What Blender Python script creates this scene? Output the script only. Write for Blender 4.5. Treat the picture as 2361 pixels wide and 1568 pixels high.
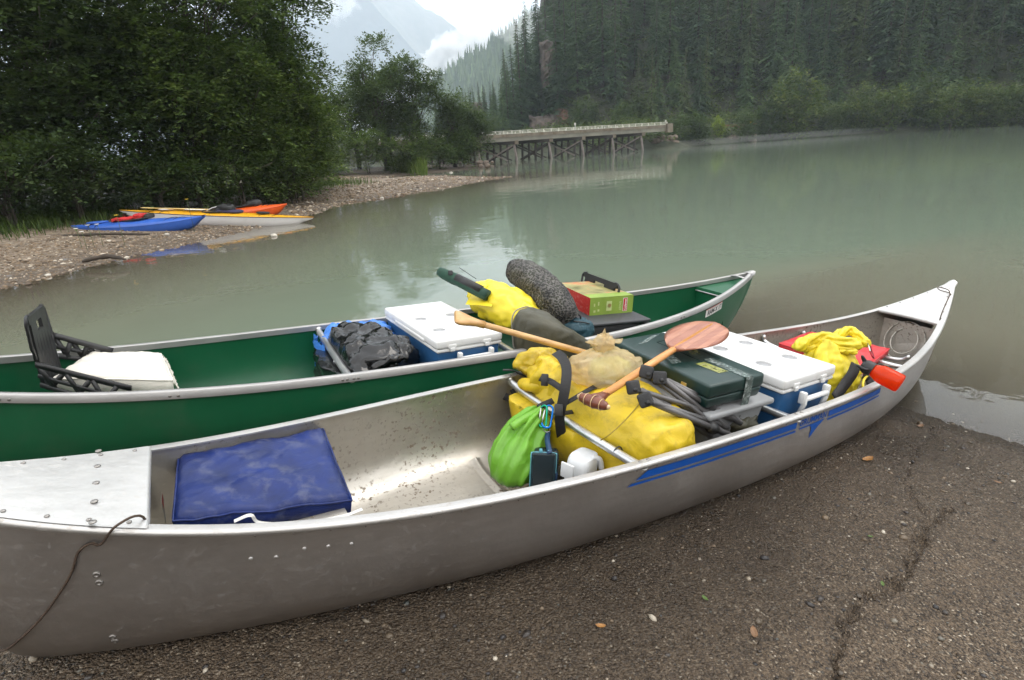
import bpy, bmesh, math, random
import numpy as np
from mathutils import Vector, Matrix, noise as mnoise, Euler
R = math.radians
random.seed(7)
rng = np.random.default_rng(11)
for _o in list(bpy.data.objects): bpy.data.objects.remove(_o)
SC = bpy.context.scene
COL = SC.collection
# ---------------------------------------------------------------- camera
CAMH, FPX, PITCH, ROLL = 1.59, 1290.94, R(18.976), R(3.991)
cd = bpy.data.cameras.new('camera'); cam = bpy.data.objects.new('camera', cd); COL.objects.link(cam)
cd.sensor_width = 36; cd.lens = 36 * FPX / 2361; cd.clip_start = .05; cd.clip_end = 20000
_r = Vector((1, 0, 0)); _f = Vector((0, math.cos(PITCH), -math.sin(PITCH))); _u = Vector((0, math.sin(PITCH), math.cos(PITCH)))
_r2 = _r * math.cos(ROLL) - _u * math.sin(ROLL); _u2 = _r * math.sin(ROLL) + _u * math.cos(ROLL)
cam.matrix_world = Matrix(((_r2.x, _u2.x, -_f.x, 0), (_r2.y, _u2.y, -_f.y, 0), (_r2.z, _u2.z, -_f.z, CAMH), (0, 0, 0, 1)))
SC.camera = cam
# ---------------------------------------------------------------- world, sun, exposure
SUN_EL, SUN_AZ = 56, 70          # soft overcast light, from the right and a little ahead
w = bpy.data.worlds.new('World'); SC.world = w; w.use_nodes = True
nt = w.node_tree; nt.nodes.clear()
out = nt.nodes.new('ShaderNodeOutputWorld'); bg = nt.nodes.new('ShaderNodeBackground')
sky = nt.nodes.new('ShaderNodeTexSky'); sky.sky_type = 'NISHITA'; sky.sun_disc = False
sky.sun_elevation = R(SUN_EL); sky.sun_rotation = R(SUN_AZ); sky.dust_density = 4; sky.air_density = 1.0
mx = nt.nodes.new('ShaderNodeMix'); mx.data_type = 'RGBA'
mx.inputs[0].default_value = .86                               # a full cloud deck over the blue
mx.inputs[7].default_value = (28.0, 27.3, 26.4, 1)
nt.links.new(sky.outputs[0], mx.inputs[6]); nt.links.new(mx.outputs[2], bg.inputs[0])
bg.inputs[1].default_value = .1
nt.links.new(bg.outputs[0], out.inputs[0])
sl = bpy.data.lights.new('sun', 'SUN'); sl.energy = 1.3; sl.angle = R(22); sl.color = (1, .94, .86)
so = bpy.data.objects.new('sun', sl); COL.objects.link(so)
_d = Vector((math.sin(R(SUN_AZ)) * math.cos(R(SUN_EL)), math.cos(R(SUN_AZ)) * math.cos(R(SUN_EL)), math.sin(R(SUN_EL))))
so.rotation_euler = _d.to_track_quat('Z', 'Y').to_euler()
vs = SC.view_settings; vs.view_transform = 'Standard'; vs.look = 'None'; vs.exposure = 0.03; vs.gamma = 1; vs.use_curve_mapping = False
SC.render.engine = 'CYCLES'; SC.cycles.use_denoising = True
SC.cycles.max_bounces = 8; SC.cycles.diffuse_bounces = 3; SC.cycles.glossy_bounces = 3; SC.cycles.transmission_bounces = 4
SC.cycles.transparent_max_bounces = 12; SC.cycles.volume_bounces = 3; SC.cycles.use_adaptive_sampling = True; SC.cycles.adaptive_threshold = .02; SC.cycles.sample_clamp_indirect = 6
SC.cycles.caustics_reflective = False; SC.cycles.caustics_refractive = False
# ---------------------------------------------------------------- measuring helpers: photograph pixel -> real place
def ray(x, y):
    U, V = x - 1180.5, y - 784
    u = U * math.cos(ROLL) - V * math.sin(ROLL); v = U * math.sin(ROLL) + V * math.cos(ROLL)
    return _r * (u / FPX) + _f - _u * (v / FPX)
CP = Vector((0, 0, CAMH))
def at(x, y, z=0.): d = ray(x, y); return CP + d * ((z - CAMH) / d.z)
def aty(x, y, Y): d = ray(x, y); return CP + d * (Y / d.y)
def frame(cx, cy, cz, yaw, tilt, cr):
    return Matrix.Translation((cx, cy, cz + CAMH)) @ Matrix.Rotation(R(yaw), 4, 'Z') @ Matrix.Rotation(R(tilt), 4, 'Y') @ Matrix.Rotation(R(cr), 4, 'X')
NM = frame(.687, 2.3049, -1.0748, 29.6234, 5.6177, 2.3059)      # aluminium canoe: x to the bow, y to its far side, z up from mid gunwale
GM = frame(-.4327, 3.0574, -.9837, 26.5686, 5.1017, 1.008)      # green canoe
WM = Matrix.Identity(4)
def loc(M, x, y, z):
    inv = M.inverted(); d = inv.to_3x3() @ ray(x, y); c = inv @ CP
    return c + d * ((z - c.z) / d.z)
def NL(x, y, z): return loc(NM, x, y, z)
def GL(x, y, z): return loc(GM, x, y, z)
# ---------------------------------------------------------------- object helpers
def tag(o, label=None, cat=None, group=None, kind=None):
    if label: o['label'] = label
    if cat: o['category'] = cat
    if group: o['group'] = group
    if kind: o['kind'] = kind
    return o
def thing(name, label, cat, M=WM, base=(0, 0, 0), group=None):
    o = bpy.data.objects.new(name, None); COL.objects.link(o); o.empty_display_size = .1
    o.matrix_world = M @ Matrix.Translation(base)
    o['_b'] = tuple(base); tag(o, label, cat, group); return o
def to_mesh(name, geo, smooth=True):
    V, F = geo; me = bpy.data.meshes.new(name); me.from_pydata([tuple(v) for v in V], [], F)
    me.update()
    if smooth: me.polygons.foreach_set('use_smooth', [True] * len(me.polygons))
    return me
def base_of(p):
    b = Vector((0, 0, 0))
    while p is not None:
        if '_b' in p: b = Vector(p['_b']); break
        p = p.parent
    return b
def part(name, geo, m, parent, smooth=True, auto=None, label=None):
    """a mesh child; geo is given in the frame of the thing it stands in (canoe, world)"""
    b = base_of(parent)
    me = to_mesh(name, ([Vector(v) - b for v in geo[0]], geo[1]), smooth)
    if auto is not None: me.set_sharp_from_angle(angle=R(auto))
    if m: me.materials.append(m)
    o = bpy.data.objects.new(name, me); COL.objects.link(o); o.parent = parent
    if label: o['label'] = label
    return o
def single(name, geo, m, label, cat, M=WM, base=(0, 0, 0), group=None, smooth=True, auto=None, kind=None):
    me = to_mesh(name, ([Vector(v) - Vector(base) for v in geo[0]], geo[1]), smooth)
    if auto is not None: me.set_sharp_from_angle(angle=R(auto))
    me.materials.append(m)
    o = bpy.data.objects.new(name, me); COL.objects.link(o); o.matrix_world = M @ Matrix.Translation(base)
    o['_b'] = tuple(base)
    tag(o, label, cat, group, kind); return o
def fast_mesh(name, V, F, m, attr=None, smooth=False):
    """numpy arrays: V (n,3), F (k,3 or 4)"""
    me = bpy.data.meshes.new(name); n, k, s = len(V), len(F), F.shape[1]
    me.vertices.add(n); me.vertices.foreach_set('co', np.ascontiguousarray(V, np.float32).ravel())
    me.loops.add(k * s); me.loops.foreach_set('vertex_index', np.ascontiguousarray(F, np.int32).ravel())
    me.polygons.add(k); me.polygons.foreach_set('loop_start', np.arange(0, k * s, s, dtype=np.int32))
    if smooth: me.polygons.foreach_set('use_smooth', np.ones(k, bool))
    me.update(calc_edges=True)
    if attr is not None:
        for an, (dom, vals) in attr.items():
            a = me.attributes.new(an, 'FLOAT', dom); a.data.foreach_set('value', np.ascontiguousarray(vals, np.float32))
    if m: me.materials.append(m)
    return me
def link(name, me, parent=None, M=None):
    o = bpy.data.objects.new(name, me); COL.objects.link(o)
    if parent: o.parent = parent
    if M is not None: o.matrix_world = M
    return o
def copy_tree(o, parent=None):
    c = o.copy(); COL.objects.link(c); c.parent = parent
    for ch in o.children: copy_tree(ch, c)
    return c
# ---------------------------------------------------------------- shapes: each returns (verts, faces)
def merge(*gs):
    V, F = [], []
    for v, f in gs:
        n = len(V); V += list(v); F += [tuple(i + n for i in q) for q in f]
    return V, F
def xf(M, g): return [M @ Vector(v) for v in g[0]], g[1]
def mv(g, x, y, z): t = Vector((x, y, z)); return [Vector(v) + t for v in g[0]], g[1]
def bm_geo(bm):
    bm.verts.ensure_lookup_table(); V = [v.co.copy() for v in bm.verts]; F = [tuple(v.index for v in f.verts) for f in bm.faces]
    bm.free(); return V, F
def box(sx, sy, sz, bev=0, seg=2, c=(0, 0, 0), taper=1.):
    bm = bmesh.new(); bmesh.ops.create_cube(bm, size=1)
    for v in bm.verts:
        k = taper if v.co.z < 0 else 1
        v.co = Vector((v.co.x * sx * k + c[0], v.co.y * sy * k + c[1], v.co.z * sz + c[2]))
    if bev: bmesh.ops.bevel(bm, geom=list(bm.edges), offset=bev, segments=seg, affect='EDGES', profile=.5)
    bm.verts.index_update(); return bm_geo(bm)
def spline(P, n):
    """Catmull-Rom through points"""
    P = [Vector(p) for p in P]; out = []
    Q = [P[0] * 2 - P[1]] + P + [P[-1] * 2 - P[-2]]
    m = len(P) - 1
    for i in range(n + 1):
        t = i / n * m; k = min(int(t), m - 1); f = t - k
        a, b, c, d = Q[k:k + 4]
        out.append(.5 * (2 * b + (c - a) * f + (2 * a - 5 * b + 4 * c - d) * f * f + (3 * b - a - 3 * c + d) * f ** 3))
    return out
def tube(P, r, n=8, caps=True, flat=1.):
    P = [Vector(p) for p in P]; V, F = [], []
    rr = r if hasattr(r, '__len__') else [r] * len(P)
    up = None
    for i, p in enumerate(P):
        t = (P[min(i + 1, len(P) - 1)] - P[max(i - 1, 0)]).normalized()
        if up is None:
            up = Vector((0, 0, 1)) if abs(t.z) < .9 else Vector((1, 0, 0))
        s = t.cross(up).normalized(); up = s.cross(t).normalized()
        for k in range(n):
            a = 2 * math.pi * k / n
            V.append(p + s * math.cos(a) * rr[i] + up * math.sin(a) * rr[i] * flat)
    for i in range(len(P) - 1):
        for k in range(n):
            F.append((i * n + k, i * n + (k + 1) % n, (i + 1) * n + (k + 1) % n, (i + 1) * n + k))
    if caps:
        F.append(tuple(range(n - 1, -1, -1))); F.append(tuple((len(P) - 1) * n + k for k in range(n)))
    return V, F
def ribbon(P, width, nrm=(0, 0, 1), th=.002):
    """flat webbing along a path; nrm is the face direction, one vector or one for each point"""
    P = [Vector(p) for p in P]; V, F = [], []
    many = hasattr(nrm[0], '__len__')
    for i, p in enumerate(P):
        t = (P[min(i + 1, len(P) - 1)] - P[max(i - 1, 0)]).normalized()
        nn = Vector(nrm[i] if many else nrm); s = t.cross(nn).normalized() * width / 2; nn = s.cross(t).normalized() * th / 2
        V += [p - s - nn, p + s - nn, p + s + nn, p - s + nn]
    for i in range(len(P) - 1):
        for k in range(4): F.append((i * 4 + k, i * 4 + (k + 1) % 4, i * 4 + 4 + (k + 1) % 4, i * 4 + 4 + k))
    F += [(3, 2, 1, 0), tuple(len(V) - 4 + k for k in range(4))]
    return V, F
def lathe(prof, n=24, M=None):
    V, F = [], []
    for r, z in prof:
        for k in range(n):
            a = 2 * math.pi * k / n; V.append(Vector((r * math.cos(a), r * math.sin(a), z)))
    for i in range(len(prof) - 1):
        for k in range(n): F.append((i * n + k, i * n + (k + 1) % n, (i + 1) * n + (k + 1) % n, (i + 1) * n + k))
    F.append(tuple(range(n - 1, -1, -1))); F.append(tuple((len(prof) - 1) * n + k for k in range(n)))
    return xf(M, (V, F)) if M else (V, F)
def loft(rings, cap=True, close=True):
    n = len(rings[0]); V = [Vector(p) for r in rings for p in r]; F = []
    for i in range(len(rings) - 1):
        for k in range(n if close else n - 1): F.append((i * n + k, i * n + (k + 1) % n, (i + 1) * n + (k + 1) % n, (i + 1) * n + k))
    if cap and close: F.append(tuple(range(n - 1, -1, -1))); F.append(tuple((len(rings) - 1) * n + k for k in range(n)))
    return V, F
def spow(c, e): return math.copysign(abs(c) ** e, c)
def blob(hx, hy, hz, e1=1., e2=1., nu=40, nv=28):
    """superellipsoid: e < 1 is boxy"""
    V, F = [], []
    for j in range(nv + 1):
        v = -math.pi / 2 + math.pi * j / nv
        for i in range(nu):
            u = 2 * math.pi * i / nu
            V.append(Vector((hx * spow(math.cos(v), e1) * spow(math.cos(u), e2), hy * spow(math.cos(v), e1) * spow(math.sin(u), e2), hz * spow(math.sin(v), e1))))
    for j in range(nv):
        for i in range(nu): F.append((j * nu + i, j * nu + (i + 1) % nu, (j + 1) * nu + (i + 1) % nu, (j + 1) * nu + i))
    return V, F
def crumple(g, amp, sc, seed=0, oct=2):
    """flat facets that meet in sharp creases, as stiff coated cloth or film folds"""
    return rumple(g, amp, sc, seed, oct, 1., 'v')
def rumple(g, amp, sc, seed=0, oct=3, zk=1., ridged=False):
    """push every point along a smooth normal by cloth-like noise"""
    V, F = g; nr = [Vector((0, 0, 0)) for _ in V]
    for f in F:
        a, b, c = Vector(V[f[0]]), Vector(V[f[1]]), Vector(V[f[2]]); q = (b - a).cross(c - a)
        if len(f) > 3: q = q + (c - a).cross(Vector(V[f[3]]) - a)
        for i in f: nr[i] += q
    o = Vector((seed * 3.1, seed * 1.7, seed * .9)); W = []
    for v, n_ in zip(V, nr):
        if n_.length > 0: n_ = n_.normalized()
        s = 0; a = 1; q = Vector(v) * sc + o
        for k in range(oct):
            if ridged == 'v':
                dd = mnoise.voronoi(q + Vector((mnoise.noise(q * .7), mnoise.noise(q * .7 + Vector((9, 2, 4))), 0)) * .5)[0]; s += a * (min(dd[1] - dd[0], .55) * 2 - .5); a *= .5; q = q * 2.1 + Vector((3, 1, 2)); continue
            x = mnoise.noise(q)
            s += a * ((1 - 2 * abs(x) * 1.6) if ridged else x); a *= .5; q = q * 2.03
        W.append(Vector(v) + n_ * s * amp)
    return W, F
def rotm(ax, deg): return Matrix.Rotation(R(deg), 4, ax)
def T(x, y=None, z=None): return Matrix.Translation((x, y, z) if y is not None else x)
def aim(p, q, up=(0, 0, 1)):
    """matrix whose z axis runs from p to q, placed at p"""
    z = (Vector(q) - Vector(p)).normalized(); x = Vector(up).cross(z)
    if x.length < 1e-4: x = Vector((1, 0, 0))
    x.normalize(); y = z.cross(x)
    return Matrix(((x.x, y.x, z.x, p[0]), (x.y, y.y, z.y, p[1]), (x.z, y.z, z.z, p[2]), (0, 0, 0, 1)))
# ---------------------------------------------------------------- materials
def nodes(name):
    m = bpy.data.materials.new(name); m.use_nodes = True; t = m.node_tree
    b = t.nodes['Principled BSDF']; return m, t, b
def nd(t, typ, **kw):
    n = t.nodes.new('ShaderNode' + typ)
    for k, v in kw.items():
        if isinstance(k, str) and hasattr(n, k): setattr(n, k, v)
    return n
def noise_n(t, co, scale, det=3, rough=.55, dist=0, dim=None):
    n = t.nodes.new('ShaderNodeTexNoise'); n.inputs['Scale'].default_value = scale; n.inputs['Detail'].default_value = det
    n.inputs['Roughness'].default_value = rough; n.inputs['Distortion'].default_value = dist
    if co is not None: t.links.new(co, n.inputs['Vector'])
    return n
def ramp(t, fac, stops, interp='LINEAR'):
    n = t.nodes.new('ShaderNodeValToRGB'); n.color_ramp.interpolation = interp; e = n.color_ramp.elements
    while len(e) < len(stops): e.new(.5)
    for k, (p, c) in enumerate(stops):
        e[k].position = p; e[k].color = (*c, 1) if hasattr(c, '__len__') else (c, c, c, 1)
    t.links.new(fac, n.inputs[0]); return n
def mixc(t, fac, a, b, mode='MIX'):
    n = t.nodes.new('ShaderNodeMix'); n.data_type = 'RGBA'; n.blend_type = mode
    for s, v in ((0, fac), (6, a), (7, b)):
        if hasattr(v, 'links'): t.links.new(v, n.inputs[s])
        elif s == 0: n.inputs[0].default_value = v
        else: n.inputs[s].default_value = (*v, 1)
    return n.outputs[2]
def bump_n(t, h, strength, dist=.01, prev=None):
    n = t.nodes.new('ShaderNodeBump'); n.inputs['Strength'].default_value = strength; n.inputs['Distance'].default_value = dist
    t.links.new(h, n.inputs['Height'])
    if prev is not None: t.links.new(prev, n.inputs['Normal'])
    return n.outputs[0]
def math_n(t, op, a, b=0.):
    n = t.nodes.new('ShaderNodeMath'); n.operation = op
    for s, v in ((0, a), (1, b)):
        if hasattr(v, 'links'): t.links.new(v, n.inputs[s])
        else: n.inputs[s].default_value = v
    return n.outputs[0]
def objco(t):
    n = t.nodes.get('TC') or t.nodes.new('ShaderNodeTexCoord'); n.name = 'TC'; return n.outputs['Object']
def scaled(t, co, s):
    n = t.nodes.new('ShaderNodeMapping'); n.inputs['Scale'].default_value = s; t.links.new(co, n.inputs[0]); return n.outputs[0]
def pm(name, col, rough=.5, metal=0., var=.12, vs_=9, bump=.15, bs=90, bd=.003, spec=.5, dirt=None, spot_amt=.35, spot_s=14, coat=0, sheen=0, wr=0, wrs=14):
    """painted / plastic / cloth: base colour with uneven wear, grime or sheen spots and fine relief"""
    m, t, b = nodes(name); co = objco(t)
    n1 = noise_n(t, co, vs_, 4)
    c = ramp(t, n1.outputs[0], [(.3, [x * (1 - var) for x in col]), (.7, [min(1, x * (1 + var)) for x in col])]).outputs[0]
    if dirt:
        n2 = noise_n(t, co, spot_s, 6, .65); k = ramp(t, n2.outputs[0], [(.52, 0), (.7, spot_amt)]).outputs[0]
        c = mixc(t, k, c, dirt)
    t.links.new(c, b.inputs['Base Color']); b.inputs['Metallic'].default_value = metal
    n3 = noise_n(t, co, bs, 3)
    rr = ramp(t, n1.outputs[0], [(.25, max(.02, rough - .08)), (.75, min(1, rough + .08))]).outputs[0]
    t.links.new(rr, b.inputs['Roughness']); b.inputs['Specular IOR Level'].default_value = spec
    nm = None
    if wr:
        n4 = noise_n(t, co, wrs, 4, .6, 1.2); r4 = math_n(t, 'ABSOLUTE', math_n(t, 'SUBTRACT', n4.outputs[0], .5))
        nm = bump_n(t, r4, wr, .02)
    if bump: nm = bump_n(t, n3.outputs[0], bump, bd, nm)
    if nm is not None: t.links.new(nm, b.inputs['Normal'])
    if coat: b.inputs['Coat Weight'].default_value = coat
    if sheen: b.inputs['Sheen Weight'].default_value = sheen
    return m
# ================================================================ TERRAIN
DX, DY = math.cos(R(29.62)), math.sin(R(29.62))                  # the ramp runs down to the water along (DX, DY)
def ramp_ae(x, y): return x * DX + y * DY, -x * DY + y * DX
def ramp_xy(a, e): return a * DX - e * DY, a * DY + e * DX
SLOPE, EDGE = .0984, 3.42
def ramp_z(a, e):
    return SLOPE * (3.388 - a) - np.clip(e - EDGE, 0, 3) * .36
def at_ramp(px, py):
    d = ray(px, py); k = Vector((SLOPE * DX, SLOPE * DY, 1)); return CP + d * ((SLOPE * 3.388 - k.dot(CP)) / k.dot(d))
def sdist(X, Y, poly):
    """signed distance to a polygon, positive inside"""
    X = np.asarray(X, float); Y = np.asarray(Y, float); D = np.full(X.shape, 1e9); ins = np.zeros(X.shape, bool)
    for (x0, y0), (x1, y1) in zip(poly, poly[1:] + poly[:1]):
        dx, dy = x1 - x0, y1 - y0; t = np.clip(((X - x0) * dx + (Y - y0) * dy) / (dx * dx + dy * dy), 0, 1)
        D = np.minimum(D, np.hypot(X - x0 - t * dx, Y - y0 - t * dy))
        c = ((y0 > Y) != (y1 > Y)) & (X < dx * (Y - y0) / (dy if dy else 1e-9) + x0); ins ^= c
    return np.where(ins, D, -D)
def vnoise(X, Y, sc, seed=0, oct=3):
    """smooth value noise, vectorised"""
    def one(x, y, s):
        xi, yi = np.floor(x).astype(np.int64), np.floor(y).astype(np.int64); fx, fy = x - xi, y - yi
        fx, fy = fx * fx * (3 - 2 * fx), fy * fy * (3 - 2 * fy)
        h = lambda a, b: ((np.sin((a * 127.1 + b * 311.7 + s * 74.7)) * 43758.5453) % 1.0)
        return (h(xi, yi) * (1 - fx) + h(xi + 1, yi) * fx) * (1 - fy) + (h(xi, yi + 1) * (1 - fx) + h(xi + 1, yi + 1) * fx) * fy - .5
    s = 0; a = 1.
    for k in range(oct): s = s + a * one(X * sc * 2 ** k + 17.3, Y * sc * 2 ** k + 5.1, seed + k); a *= .5
    return s
LEFT = [(-90, -14), (-20, -6), (-12, 2), (-9, 6), (-8.05, 8.8), (-7.85, 9.6), (-7.6, 11.5), (-7.05, 13.3), (-6.7, 14.6), (-6.5, 15.8), (-6.2, 17.5), (-5.9, 21.3), (-4.6, 23.3),
        (-3.1, 27), (-1.2, 30), (.5, 33.2), (-.5, 34.8), (-3.5, 36.5), (-6, 37.8), (-9, 39), (-10.5, 43.5), (-8.5, 47), (-6, 49.5), (-3.5, 52), (-1.2, 55), (-.6, 58), (-2.5, 61), (-5, 64), (-11, 66), (-30, 74), (-90, 95)]
RIGHT = [(-200, 150), (-80, 128), (-30, 114), (-5, 105), (12, 98), (17.5, 90), (19.5, 82), (21.5, 79), (25.5, 80), (27.5, 85), (31.7, 87.8), (39.8, 91.4), (45.9, 89), (52.8, 84.2), (57, 81.2), (65.2, 72.9), (82, 60), (110, 45), (170, 28), (420, 0), (420, 420), (-200, 420)]
def left_z(X, Y):
    s = sdist(X, Y, LEFT); z = np.where(s > 0, .088 * np.minimum(s, 4.5) + .05 * np.clip(s - 4.5, 0, 14), .11 * s)
    z = z + vnoise(X, Y, .35, 3) * .09 * np.clip((s + 1) / 2, 0, 1) * np.where(Y > 19, 1.5, .35)
    return np.maximum(z, -1.4), s
def right_z(X, Y):
    s = sdist(X, Y, RIGHT); k = np.clip((X + 4 - .055 * Y) / 18, 0, 1); k = k * k * (3 - 2 * k)
    z = np.where(s > 0, np.minimum(s * .5, 3.0), .3 * s) + np.clip(s - 15, 0, 95) * (.06 + .74 * k) + vnoise(X, Y, .06, 9) * 3 * np.clip((s - 14) / 15, 0, 1)
    return np.maximum(z, -1.5), s
def grid_mesh(xs, ys, fz, name, m, attrs=None):
    X, Y = np.meshgrid(xs, ys); r = fz(X, Y); Z, at_ = (r if isinstance(r, tuple) else (r, None))
    V = np.stack([X, Y, Z], -1).reshape(-1, 3); nx, ny = len(xs), len(ys)
    i = np.arange(nx * ny).reshape(ny, nx); F = np.stack([i[:-1, :-1], i[:-1, 1:], i[1:, 1:], i[1:, :-1]], -1).reshape(-1, 4)
    return fast_mesh(name, V, F, m, {'att': ('POINT', at_.ravel())} if at_ is not None else None, True)
def attr_n(t, name): n = t.nodes.new('ShaderNodeAttribute'); n.attribute_name = name; return n.outputs['Fac']
# ---- ground materials
def mat_ramp():
    m, t, b = nodes('ramp concrete with exposed aggregate'); co = objco(t)
    big = noise_n(t, co, 1.1, 5, .6); mid = noise_n(t, co, 26, 5, .7)
    v = t.nodes.new('ShaderNodeTexVoronoi'); v.inputs['Scale'].default_value = 72; t.links.new(co, v.inputs['Vector'])
    v2 = t.nodes.new('ShaderNodeTexVoronoi'); v2.inputs['Scale'].default_value = 190; t.links.new(co, v2.inputs['Vector'])
    sep = t.nodes.new('ShaderNodeSeparateColor'); t.links.new(v.outputs['Color'], sep.inputs[0])
    sep2 = t.nodes.new('ShaderNodeSeparateColor'); t.links.new(v2.outputs['Color'], sep2.inputs[0])
    peb = ramp(t, sep.outputs[0], [(0, (.022, .018, .017)), (.3, (.092, .066, .045)), (.5, (.042, .036, .032)), (.72, (.155, .112, .073)), (.86, (.075, .072, .062)), (.97, (.30, .245, .18))]).outputs[0]
    fine = ramp(t, sep2.outputs[1], [(0, (.012, .009, .007)), (.35, (.060, .043, .029)), (.7, (.135, .097, .064)), (.93, (.19, .14, .093)), (.98, (.32, .26, .19)), (1, (.58, .50, .39))]).outputs[0]
    k = ramp(t, v.outputs['Distance'], [(.25, 1), (.42, 0)]).outputs[0]
    k = math_n(t, 'MULTIPLY', k, ramp(t, sep.outputs[2], [(.30, 0), (.36, 1)]).outputs[0])
    c = mixc(t, k, fine, peb)
    c = mixc(t, ramp(t, big.outputs[0], [(.35, 0), (.7, .55)]).outputs[0], c, (.064, .045, .030))
    c = mixc(t, ramp(t, mid.outputs[0], [(.45, 0), (.75, .5)]).outputs[0], c, (.165, .118, .077))
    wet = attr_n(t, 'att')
    c = mixc(t, math_n(t, 'MULTIPLY', wet, .72), c, (.024, .017, .011))  # attribute mixes wetness with the shade painted along the hull
    t.links.new(c, b.inputs['Base Color']); b.inputs['Specular IOR Level'].default_value = .32
    r0 = ramp(t, mid.outputs[0], [(.3, .42), (.7, .75)]).outputs[0]
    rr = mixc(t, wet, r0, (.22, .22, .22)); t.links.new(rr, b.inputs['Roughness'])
    h = math_n(t, 'MULTIPLY', ramp(t, v.outputs['Distance'], [(0, 1), (.5, 0)]).outputs[0], .7)
    h = math_n(t, 'ADD', h, math_n(t, 'MULTIPLY', v2.outputs['Distance'], -.6)); h = math_n(t, 'ADD', h, mid.outputs[0])
    t.links.new(bump_n(t, h, 1., .010), b.inputs['Normal']); return m
def mat_stone(name, stops, rough=.6):
    m, t, b = nodes(name); co = objco(t); a = attr_n(t, 'rnd')
    c = ramp(t, a, stops).outputs[0]; n = noise_n(t, co, 40, 4, .65)
    c = mixc(t, n.outputs[0], c, (.5, .5, .5), 'OVERLAY'); t.links.new(c, b.inputs['Base Color']); b.inputs['Roughness'].default_value = rough
    t.links.new(bump_n(t, n.outputs[0], .4, .004), b.inputs['Normal']); return m
def mat_bank():
    m, t, b = nodes('gravel beach and forest soil'); co = objco(t); s = attr_n(t, 'att')
    v = t.nodes.new('ShaderNodeTexVoronoi'); v.inputs['Scale'].default_value = 11; t.links.new(co, v.inputs['Vector'])
    v2 = t.nodes.new('ShaderNodeTexVoronoi'); v2.inputs['Scale'].default_value = 26; t.links.new(co, v2.inputs['Vector'])
    sp = t.nodes.new('ShaderNodeSeparateColor'); t.links.new(v.outputs['Color'], sp.inputs[0]); sp2 = t.nodes.new('ShaderNodeSeparateColor'); t.links.new(v2.outputs['Color'], sp2.inputs[0])
    st = [(0, (.085, .066, .050)), (.35, (.165, .12, .08)), (.7, (.25, .185, .125)), (.92, (.34, .28, .21)), (1, (.5, .46, .40))]
    c = mixc(t, .5, ramp(t, sp.outputs[0], st).outputs[0], ramp(t, sp2.outputs[1], st).outputs[0])
    n = noise_n(t, co, .8, 5, .65); c = mixc(t, ramp(t, n.outputs[0], [(.4, 0), (.65, .55)]).outputs[0], c, (.14, .105, .075))
    # wet and silty by the water's edge, leaf litter under the trees
    c = mixc(t, ramp(t, s, [(0, .75), (.04, .65), (.09, 0)]).outputs[0], c, (.075, .058, .044))
    gz = t.nodes.new('ShaderNodeMath'); gz.operation = 'ADD'; t.links.new(s, gz.inputs[0]); t.links.new(math_n(t, 'MULTIPLY', math_n(t, 'SUBTRACT', n.outputs[0], .5), .25), gz.inputs[1])
    c = mixc(t, ramp(t, gz.outputs[0], [(.33, 0), (.42, 1)]).outputs[0], c, (.032, .030, .016))
    t.links.new(c, b.inputs['Base Color']); b.inputs['Roughness'].default_value = .8
    h = math_n(t, 'ADD', v.outputs['Distance'], math_n(t, 'MULTIPLY', v2.outputs['Distance'], .5))
    t.links.new(bump_n(t, h, .8, -.05), b.inputs['Normal']); return m
def mat_hill(name, a, b_, sc):
    m, t, b = nodes(name); co = objco(t); n = noise_n(t, co, sc, 6, .7)
    t.links.new(ramp(t, n.outputs[0], [(.35, a), (.65, b_)]).outputs[0], b.inputs['Base Color']); b.inputs['Roughness'].default_value = .9
    t.links.new(bump_n(t, n.outputs[0], 1, .6), b.inputs['Normal']); return m
M_RAMP, M_BANK = mat_ramp(), mat_bank()
M_HILL = mat_hill('forest floor on the hillside', (.022, .030, .014), (.045, .046, .024), .35)
# ---- the sheet under everything
gm = grid_mesh(np.linspace(-4500, 4500, 12), np.linspace(-300, 5600, 12), lambda X, Y: X * 0 - 1.7, 'ground', M_HILL)
tag(link('ground', gm), kind='structure')
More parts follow.
